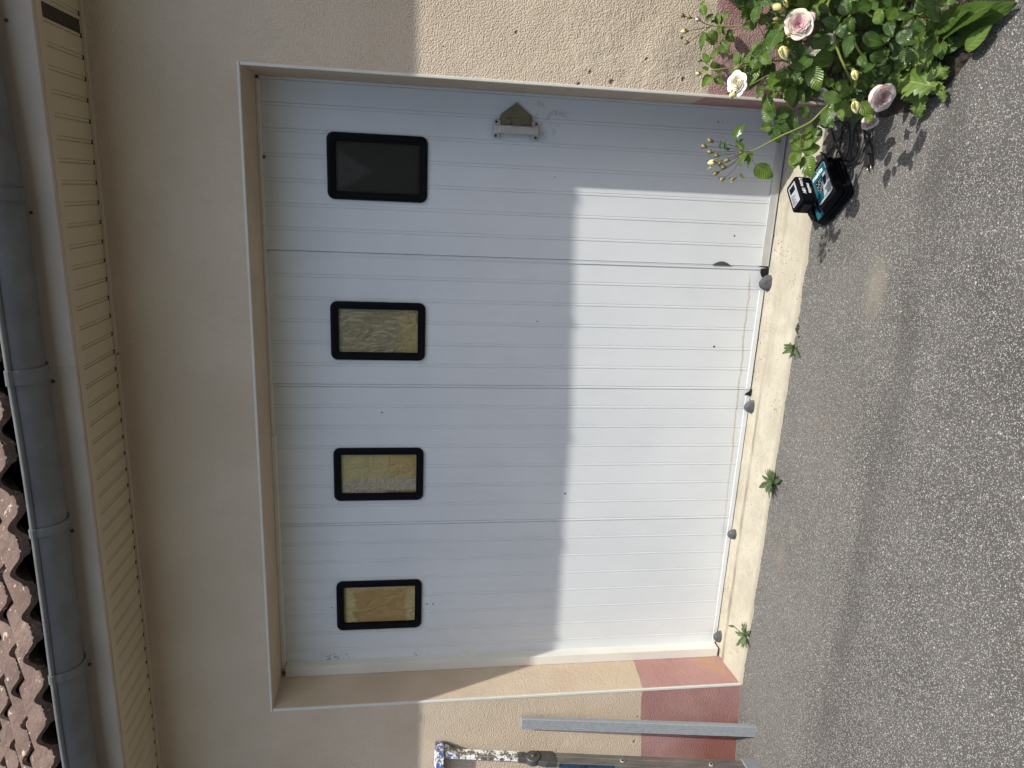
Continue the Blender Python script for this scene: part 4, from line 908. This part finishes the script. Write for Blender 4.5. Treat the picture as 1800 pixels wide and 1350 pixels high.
# --- leaves hanging over the threshold by the charger
for a in ((1408,262,1388,246,.8),(1406,262,1425,232,.75),(1405,268,1388,290,.85),(1410,266,1442,258,.75),(1416,272,1422,314,.72),(1402,270,1394,296,.7),(1412,245,1424,222,.7)): pleaf(ly, a[0], a[1], a[2], a[3], -0.36, W=a[4], nk=0.2)
cane([(1418, 222), (1408, 240), (1409, 262), (1418, 276)], -0.37, -0.36, 0.0012, 0.0009)
# --- large foreground leaves of the bush
for a in ((1428,117,1437,160,.75),(1430,102,1472,104,.75),(1425,100,1398,125,.7),(1428,88,1452,62,.85),(1490,26,1478,-6,.75),(1488,30,1500,58,.7),(1473,44,1444,38,.8),(1474,42,1484,70,.7),(1505,20,1540,-2,.6),(1515,65,1554,78,.65),(1495,60,1490,98,.6),(1548,42,1538,14,.75),(1560,36,1578,6,.75),(1575,34,1608,22,.62),(1560,38,1566,66,.75),(1582,54,1594,82,.8),(1605,52,1632,38,.8),(1529,98,1560,105,.7),(1512,98,1518,122,.75),(1534,112,1517,128,.6),(1380,30,1364,56,.7),(1372,52,1344,88,.7),(1400,10,1425,2,.8),(1440,8,1456,24,.7),(1462,70,1440,64,.6),(1445,170,1480,178,.7),(1458,190,1446,222,.7),(1476,192,1478,214,.6),(1452,152,1470,132,.7),(1520,205,1535,216,.9),(1512,180,1536,208,.7)):
    pleaf(lf if (a[0] * 7 + a[1]) % 3 else ly, a[0], a[1], a[2], a[3], -0.52 - 0.0012 * max(0, a[0] - 1440), W=a[4], nk=0.28, nv=14)
# --- body of the bush
for i in range(250):
    a = random.uniform(1335, 1650); b_ = random.uniform(-130, 225)
    if a < 1400 and b_ > 120 + (a - 1335): continue
    if a > 1440 and b_ > 230 - (a - 1440) * 0.75: continue
    if a > 1590 and b_ > 60: continue
    y = random.uniform(-0.08, -0.42) if i < 220 else random.uniform(-0.4, -0.66)
    p = at(a, b_, 1, y)
    if p.z < 0.03:
        p = at(a, b_, 2, random.uniform(0.04, 0.12))
    if p.x < 2.56 and i % 3: continue
    if i >= 215 and p.z > 0.20: continue
    dv = Vector((random.gauss(-0.3, 0.6), random.gauss(-0.5, 0.5), random.gauss(0.1, 0.5)))
    compound(lf if random.random() < 0.72 else ly, st, p, dv, random.uniform(0.052, 0.08), n=random.choice((3, 5)))
for i in range(120):     # part of the bush outside the picture, to the right
    p = Vector((random.uniform(2.9, 3.45), random.uniform(-0.7, -0.08), random.uniform(0.05, 0.75)))
    compound(lf if random.random() < 0.7 else ly, st, p, Vector((random.gauss(0, .6), random.gauss(-.4, .5), random.gauss(0.2, .5))), random.uniform(0.045, 0.068))
for tgt in (at(1430, 25, 1, -0.2), at(1400, 105, 1, -0.25), at(1400, 112, 1, -0.3), at(1500, 150, 1, -0.42), at(1540, 135, 1, -0.5), at(1418, 40, 1, -0.4), at(1480, 60, 1, -0.45), at(1560, 50, 1, -0.5), Vector((3.2, -0.3, 0.6)), Vector((3.0, -0.3, 0.62))): arch(tgt, 0.005)
lf.build('foliage', MT['leaf'], rose, smooth=True); o = ly.build('young_foliage', MT['leafy'], rose, smooth=True)
# buds
def bud(p, d, L, mat, nm='rosebud', sep=True, open_=0.0):
    q = MB(); d = d.normalized(); s1 = d.orthogonal().normalized(); s2 = d.cross(s1)
    def fn(u, v):
        a = u * 2 * math.pi; r = L * 0.36 * math.sin(math.pi * min(1, 0.08 + v * 0.92)) ** 0.75 * (1 + 0.07 * math.sin(3 * a + v * 6)) * (1 - 0.25 * v)
        return p + d * (L * v) + (s1 * math.cos(a) + s2 * math.sin(a)) * r
    q.grid(fn, 14, 9); o = q.build(nm, mat, rose, smooth=True)
    q = MB()
    def hip(u, v):
        a = u * 2 * math.pi; return p - d * L * 0.22 * (1 - v) + (s1 * math.cos(a) + s2 * math.sin(a)) * L * 0.19 * math.sin(math.pi * (0.15 + 0.6 * v))
    q.grid(hip, 10, 5)
    for k in range(5):
        a = k * 1.2566 + 0.4; rad = s1 * math.cos(a) + s2 * math.sin(a)
        blade(q, p + rad * L * 0.1, d * 0.9 + rad * (0.45 + 0.3 * random.random()), rad - d * 0.3, L * random.uniform(0.85, 1.15), L * 0.26, serr=0, fold=0.1, curl=random.uniform(-0.15, 0.3), nv=6, kind='long', nu=2)
    q.build('sepals', MT['sepal'], o, smooth=True); return o
def bd(a, b_, y, da, db, L, kind):
    p = at(a, b_, 1, y); d = pdir(0, 0, da, db) + FV * -0.2 * math.hypot(da, db)
    bud(p - d.normalized() * L * 0.5, d, L, {'b': MT['budbrown'], 'y': MT['budyellow'], 'p': MT['pinkpetal'], 'w': MT['whitepetal']}[kind])
for a in ((1199,27,-1,-.3,.020,'b'),(1211,30,-1,-.3,.018,'b'),(1226,34,-1,-.2,.020,'p'),(1202,55,-1,.2,.027,'y'),(1206,75,-1,.3,.022,'b')): bd(a[0], a[1], YA, *a[2:])
for a in ((1229,106,-1,0,.018,'b'),(1227,129,-1,.1,.022,'y')): bd(a[0], a[1], -0.13, *a[2:])
for a, b_, k_ in BUDS_C: bd(a, b_, YC, -1, (b_ - 275) / 70, 0.034 if k_ == 'y' else 0.021, k_)
for a in ((1366,13,-.8,-.3,.042,'y'),(1380,4,-.6,-.9,.025,'y'),(1364,34,-1,0,.022,'b'),(1378,94,.3,1,.046,'y'),(1429,30,.2,.9,.030,'p'),(1387,61,-1,0,.02,'b')): bd(a[0], a[1], -0.55, *a[2:])
for a in ((1503,133,0.2,1,.034,'y'),(1504,189,0.1,1,.040,'y')): bd(a[0], a[1], -0.60, *a[2:])
bd(1289, 165, -0.26, -.8, .6, 0.040, 'y')
# blooms
def bloom(p, d, R, mat, layers=8, openk=1.0, nm='rose_bloom', lab=None):
    q = MB(); d = d.normalized(); s1 = d.orthogonal().normalized(); s2 = d.cross(s1)
    def sheet(a0, wid, r0, r1, h0, h1, out, c0, c1, k_ed=0.25):
        ph = random.random() * 6; am = random.uniform(.6, 1.2)
        def fn(u, v):
            t_ = 2 * u - 1; a = a0 + t_ * wid * (0.55 + 0.45 * v ** 0.5); ed = 1 - k_ed * abs(t_) ** 2.5
            vv = v * ed
            r = r0 + (r1 - r0) * vv ** 0.6 + out * vv ** 4 + 0.035 * R * t_ * t_ * am + 0.02 * R * math.sin(5 * t_ + ph) * v
            z_ = h0 + (h1 - h0) * math.sin(min(1, vv) * math.pi / 2) - out * 0.8 * vv ** 5 + 0.02 * R * math.sin(6 * t_ + ph) * v
            return p + d * z_ + (s1 * math.cos(a) + s2 * math.sin(a)) * r
        b0 = len(q.uv); q.grid(fn, 10, 8)
        q.uv[b0:] = [[(0.5, max(0, min(1, c0 + (c1 - c0) * vv))) for (_, vv) in uvs] for uvs in q.uv[b0:]]
    for l_ in range(layers):
        f = (l_ + 0.5) / layers; rr = R * (0.06 + 0.80 * f); n_p = 3 if f < .2 else 4 if f < .5 else 5
        top = R * (0.34 + 0.10 * math.sin(f * math.pi) - 0.22 * f * f)
        for k in range(n_p):
            sheet(k * 2 * math.pi / n_p + l_ * 2.399 + random.uniform(-.2, .2), math.pi / n_p * 1.25, rr * 0.55, rr * random.uniform(0.95, 1.08), top - R * (0.45 + .2 * f), top * random.uniform(.92, 1.08), 0.03 * R, max(0, f - .25), f)
    for k in range(6):      # guard petals
        sheet(k * 1.047 + .3, 0.72, R * 0.15, R * (0.92 + 0.12 * openk * random.random()), -R * 0.55, R * (0.10 + 0.10 * random.random()), R * 0.16 * openk, 0.8, 1.0)
    def core(u, v):
        a = u * 2 * math.pi; return p + d * (R * (-0.55 + 0.62 * math.sin(v * math.pi / 2))) + (s1 * math.cos(a) + s2 * math.sin(a)) * R * 0.8 * math.cos(v * math.pi / 2)
    b0 = len(q.uv); q.grid(core, 14, 6); q.uv[b0:] = [[(0.5, 0.3)] * 4 for _ in q.uv[b0:]]
    o = q.build(nm, mat, rose, smooth=True)
    if lab: o['label'] = lab
    q = MB()
    for k in range(5):
        a = k * 1.2566; rad = s1 * math.cos(a) + s2 * math.sin(a)
        blade(q, p - d * R * 0.55, rad + d * 0.25, d * -1 + rad * .2, R * 0.9, R * 0.26, serr=0, nv=6, kind='long', nu=2)
    q.build('sepals', MT['sepal'], o, smooth=True); return o
p = at(1404, 43, 1, -0.56); bloom(p, -FV * 0.85 + Vector((-0.25, -0.1, 0.25)), 0.039, MT['pinkpetal'], 10, 0.8, lab='cream bloom with a deep pink centre')
p = at(1551, 171, 1, -0.64); bloom(p, Vector((-0.35, -0.95, 0.10)) + IR * 0.25, 0.040, MT['palepetal'], 10, 0.6, lab='nodding pale pink bloom above the asphalt')
p = at(1296, 147, 1, -0.27); bloom(p, IR * -0.7 - FV * 0.6 + Vector((-.2, 0, 0)), 0.034, MT['whitepetal'], 5, 1.3, lab='loose white bloom in front of the red band')
p = at(1529, 216, 1, -0.56); bloom(p, IR * 0.1 + IU * -0.9 - FV * 0.35, 0.027, MT['palepetal'], 4, 0.3, lab='half open bloom seen from the side')
for (a, b_, y) in ((1458, 68, -0.35), (1445, 82, -0.33), (1432, 88, -0.36), (1445, 165, -0.3)): bloom(at(a, b_, 1, y), -FV + Vector((random.uniform(-.4, .4), 0, .3)), 0.017, MT['whitepetal'], 3, 1.2)

# --- weeds of the bed edge
def gp(a, b_, z=0.02): return at(a, b_, 2, z)
def gleaf(mb, a0, b0, a1, b1, z0, z1, W, nrm=None, **kw):
    p = at(a0, b0, 2, z0); q = at(a1, b1, 2, z1); d = q - p
    n = (nrm or (Vector((0, -0.45, 0.9)) + Vector((random.gauss(0, .15), random.gauss(0, .15), 0)))).normalized()
    blade(mb, p, d, n, d.length, W * px(p) * 1.35, **kw)
sow = thing('sow_thistle', gp(1632, 118), 'light green weed with jagged lobed leaves at the edge of the asphalt', 'weed')
groups = [[(1645,152,1558,134,.05,.10,44),(1648,92,1598,112,.05,.09,34),(1610,100,1652,82,.08,.05,30),(1620,96,1656,72,.06,.06,24)],
          [(1622,128,1660,118,.05,.03,26),(1590,110,1582,78,.06,.13,13),(1618,150,1612,216,.05,.02,24),(1590,148,1606,186,.06,.02,18),(1640,140,1648,172,.05,.02,24),(1650,118,1662,140,.05,.03,24),(1655,150,1657,182,.03,.02,14),(1560,134,1580,160,.07,.05,22)],
          [(1600,120,1570,108,.08,.06,24),(1632,112,1606,88,.04,.07,22),(1640,60,1672,76,.04,.05,24),(1634,84,1650,60,.05,.08,22)]]
for g_ in groups:
    for a in g_:
        q = MB(); gleaf(q, *a[:6], a[6], serr=0.12, fold=0.12, curl=0.12, nv=24, kind='lobed', nu=6); q.build('leaf', MT['weed'], sow, smooth=True)
dk = thing('dock_plant', gp(1690, 60), 'dark green dock with very long smooth leaves lying towards the kerb', 'dock plant')
for a in ((1640,72,1772,6,.03,.05,44),(1650,58,1740,0,.05,.09,34),(1696,88,1742,44,.03,.04,20),(1642,50,1700,14,.06,.10,28),(1650,85,1692,72,.04,.03,22)):
    q = MB(); gleaf(q, *a[:6], a[6], serr=0.03, fold=0.15, curl=0.08, nv=26, kind='long', nu=6); q.build('leaf', MT['dock'] if a[0] != 1696 else MT['weed'], dk, smooth=True)  # lower lobe takes the lighter weed colour to stand for sunlight
gr = MB()
for i in range(230):
    p = gp(random.uniform(1600, 1700), random.uniform(-20, 60), 0.015)
    if p.x < edge_x(p.y) + 0.03: continue
    h = random.uniform(0.03, 0.09); d = Vector((random.gauss(0, .5), random.gauss(-.2, .5), 1)).normalized(); d2 = d + Vector((random.gauss(0, .6), random.gauss(0, .6), -0.3))
    s_ = d.cross(Vector((random.random(), random.random(), .2))).normalized() * 0.0016
    gr.add([p - s_, p + s_, p + d * h * 0.6 + s_ * .8, p + d * h * 0.6 - s_ * .8, p + d * h * 0.6 + d2 * h * 0.5], [(0, 1, 2, 3), (3, 2, 4)])
tag(gr.build('grass', MT['drygrass']), 'dry yellowish grass in the bed by the kerb', 'grass', kind='stuff')
q = MB(); c = gp(1656, 14, 0.03)
def stn(u, v):
    a = u * 2 * math.pi; b2 = (v - 0.5) * math.pi; k_ = 1 + 0.15 * nz(math.cos(a) * 2, math.sin(a) * 2, v * 3, 1.4)
    return c + Vector((0.032 * math.cos(a) * math.cos(b2) * k_, 0.028 * math.sin(a) * math.cos(b2) * k_, 0.035 * math.sin(b2) * k_))
q.grid(stn, 18, 10); tag(q.build('stone', MT['kerb'], smooth=True), 'pale rounded stone in the bed behind the weeds', 'stone')
# --- three small weeds in the crack along the threshold
def crackweed(c, spec, lab, name='crack_weed'):
    t_ = thing(name, (c.x, c.y, 0.0), lab, 'weed', 'small weeds in the crack at the threshold')
    for (ang, el, L, W, kd) in spec:
        d = Vector((math.cos(math.radians(ang)), math.sin(math.radians(ang)), math.tan(math.radians(el))))
        q = MB(); blade(q, Vector((c.x, c.y, 0.004)), d, Vector((random.gauss(0, .3), -0.3 + random.gauss(0, .3), 1)), L, W, serr=0.12 if kd != 'spoon' else 0.04, fold=0.45, curl=0.35, nv=12, kind=kd); q.build('leaf', MT['crack'], t_, smooth=True)
    return t_
c1 = at(1399, 612, 2, 0)
crackweed(c1, [(75, 55, .050, .024, 'rose'), (110, 38, .058, .026, 'rose'), (205, 48, .050, .024, 'rose'), (245, 22, .058, .024, 'rose'), (165, 66, .055, .022, 'rose'), (300, 40, .034, .018, 'rose'), (20, 60, .034, .016, 'rose')], 'small weed with pointed nettle-like leaves, nearest to the charger')
c2 = at(1362, 848, 2, 0)
crackweed(c2, [(a, random.uniform(25, 60), random.uniform(.06, .085), random.uniform(.02, .027), 'spoon') for a in range(10, 350, 26)], 'bushy small weed with spoon-shaped leaves, middle of the threshold edge')
c3 = at(1313, 1118, 2, 0)
t3 = crackweed(c3, [(a, random.uniform(15, 45), random.uniform(.06, .08), .024, 'lobed') for a in (5, 40, 100, 160, 185, 215, 250, 320)], 'small thistle-like weed with one closed flower head, by the red wall base')
q = MB(); P = smoothpts([c3 + Vector((0, 0, .01)), at(1298, 1108, 2, .05), at(1290, 1101, 2, .075)], 5); q.tube(P, 0.0018, 6); o = q.build('flower_stalk', MT['twig'], t3, smooth=True)
q = MB(); e1 = P[-1]; dd = (at(1283, 1100, 2, .095) - e1).normalized(); q.tube([e1, e1 + dd * .006, e1 + dd * .018, e1 + dd * .028], [0.003, 0.006, 0.0055, 0.002], 10); q.build('flower_head', MT['sepal'], o, smooth=True)
q = MB()
for i in range(26):
    a = at(1402 + random.uniform(-3, 3), random.uniform(520, 606), 2, 0.0); s_ = random.uniform(.002, .005)
    q.tube([a, a + Vector((random.uniform(-1, 1), random.uniform(-1, 1), .6)).normalized() * s_ * 2], [s_, s_ * .4], 5)
tag(q.build('moss', MT['soil']), 'dark moss crumbs in the crack along the threshold', 'moss', kind='stuff')
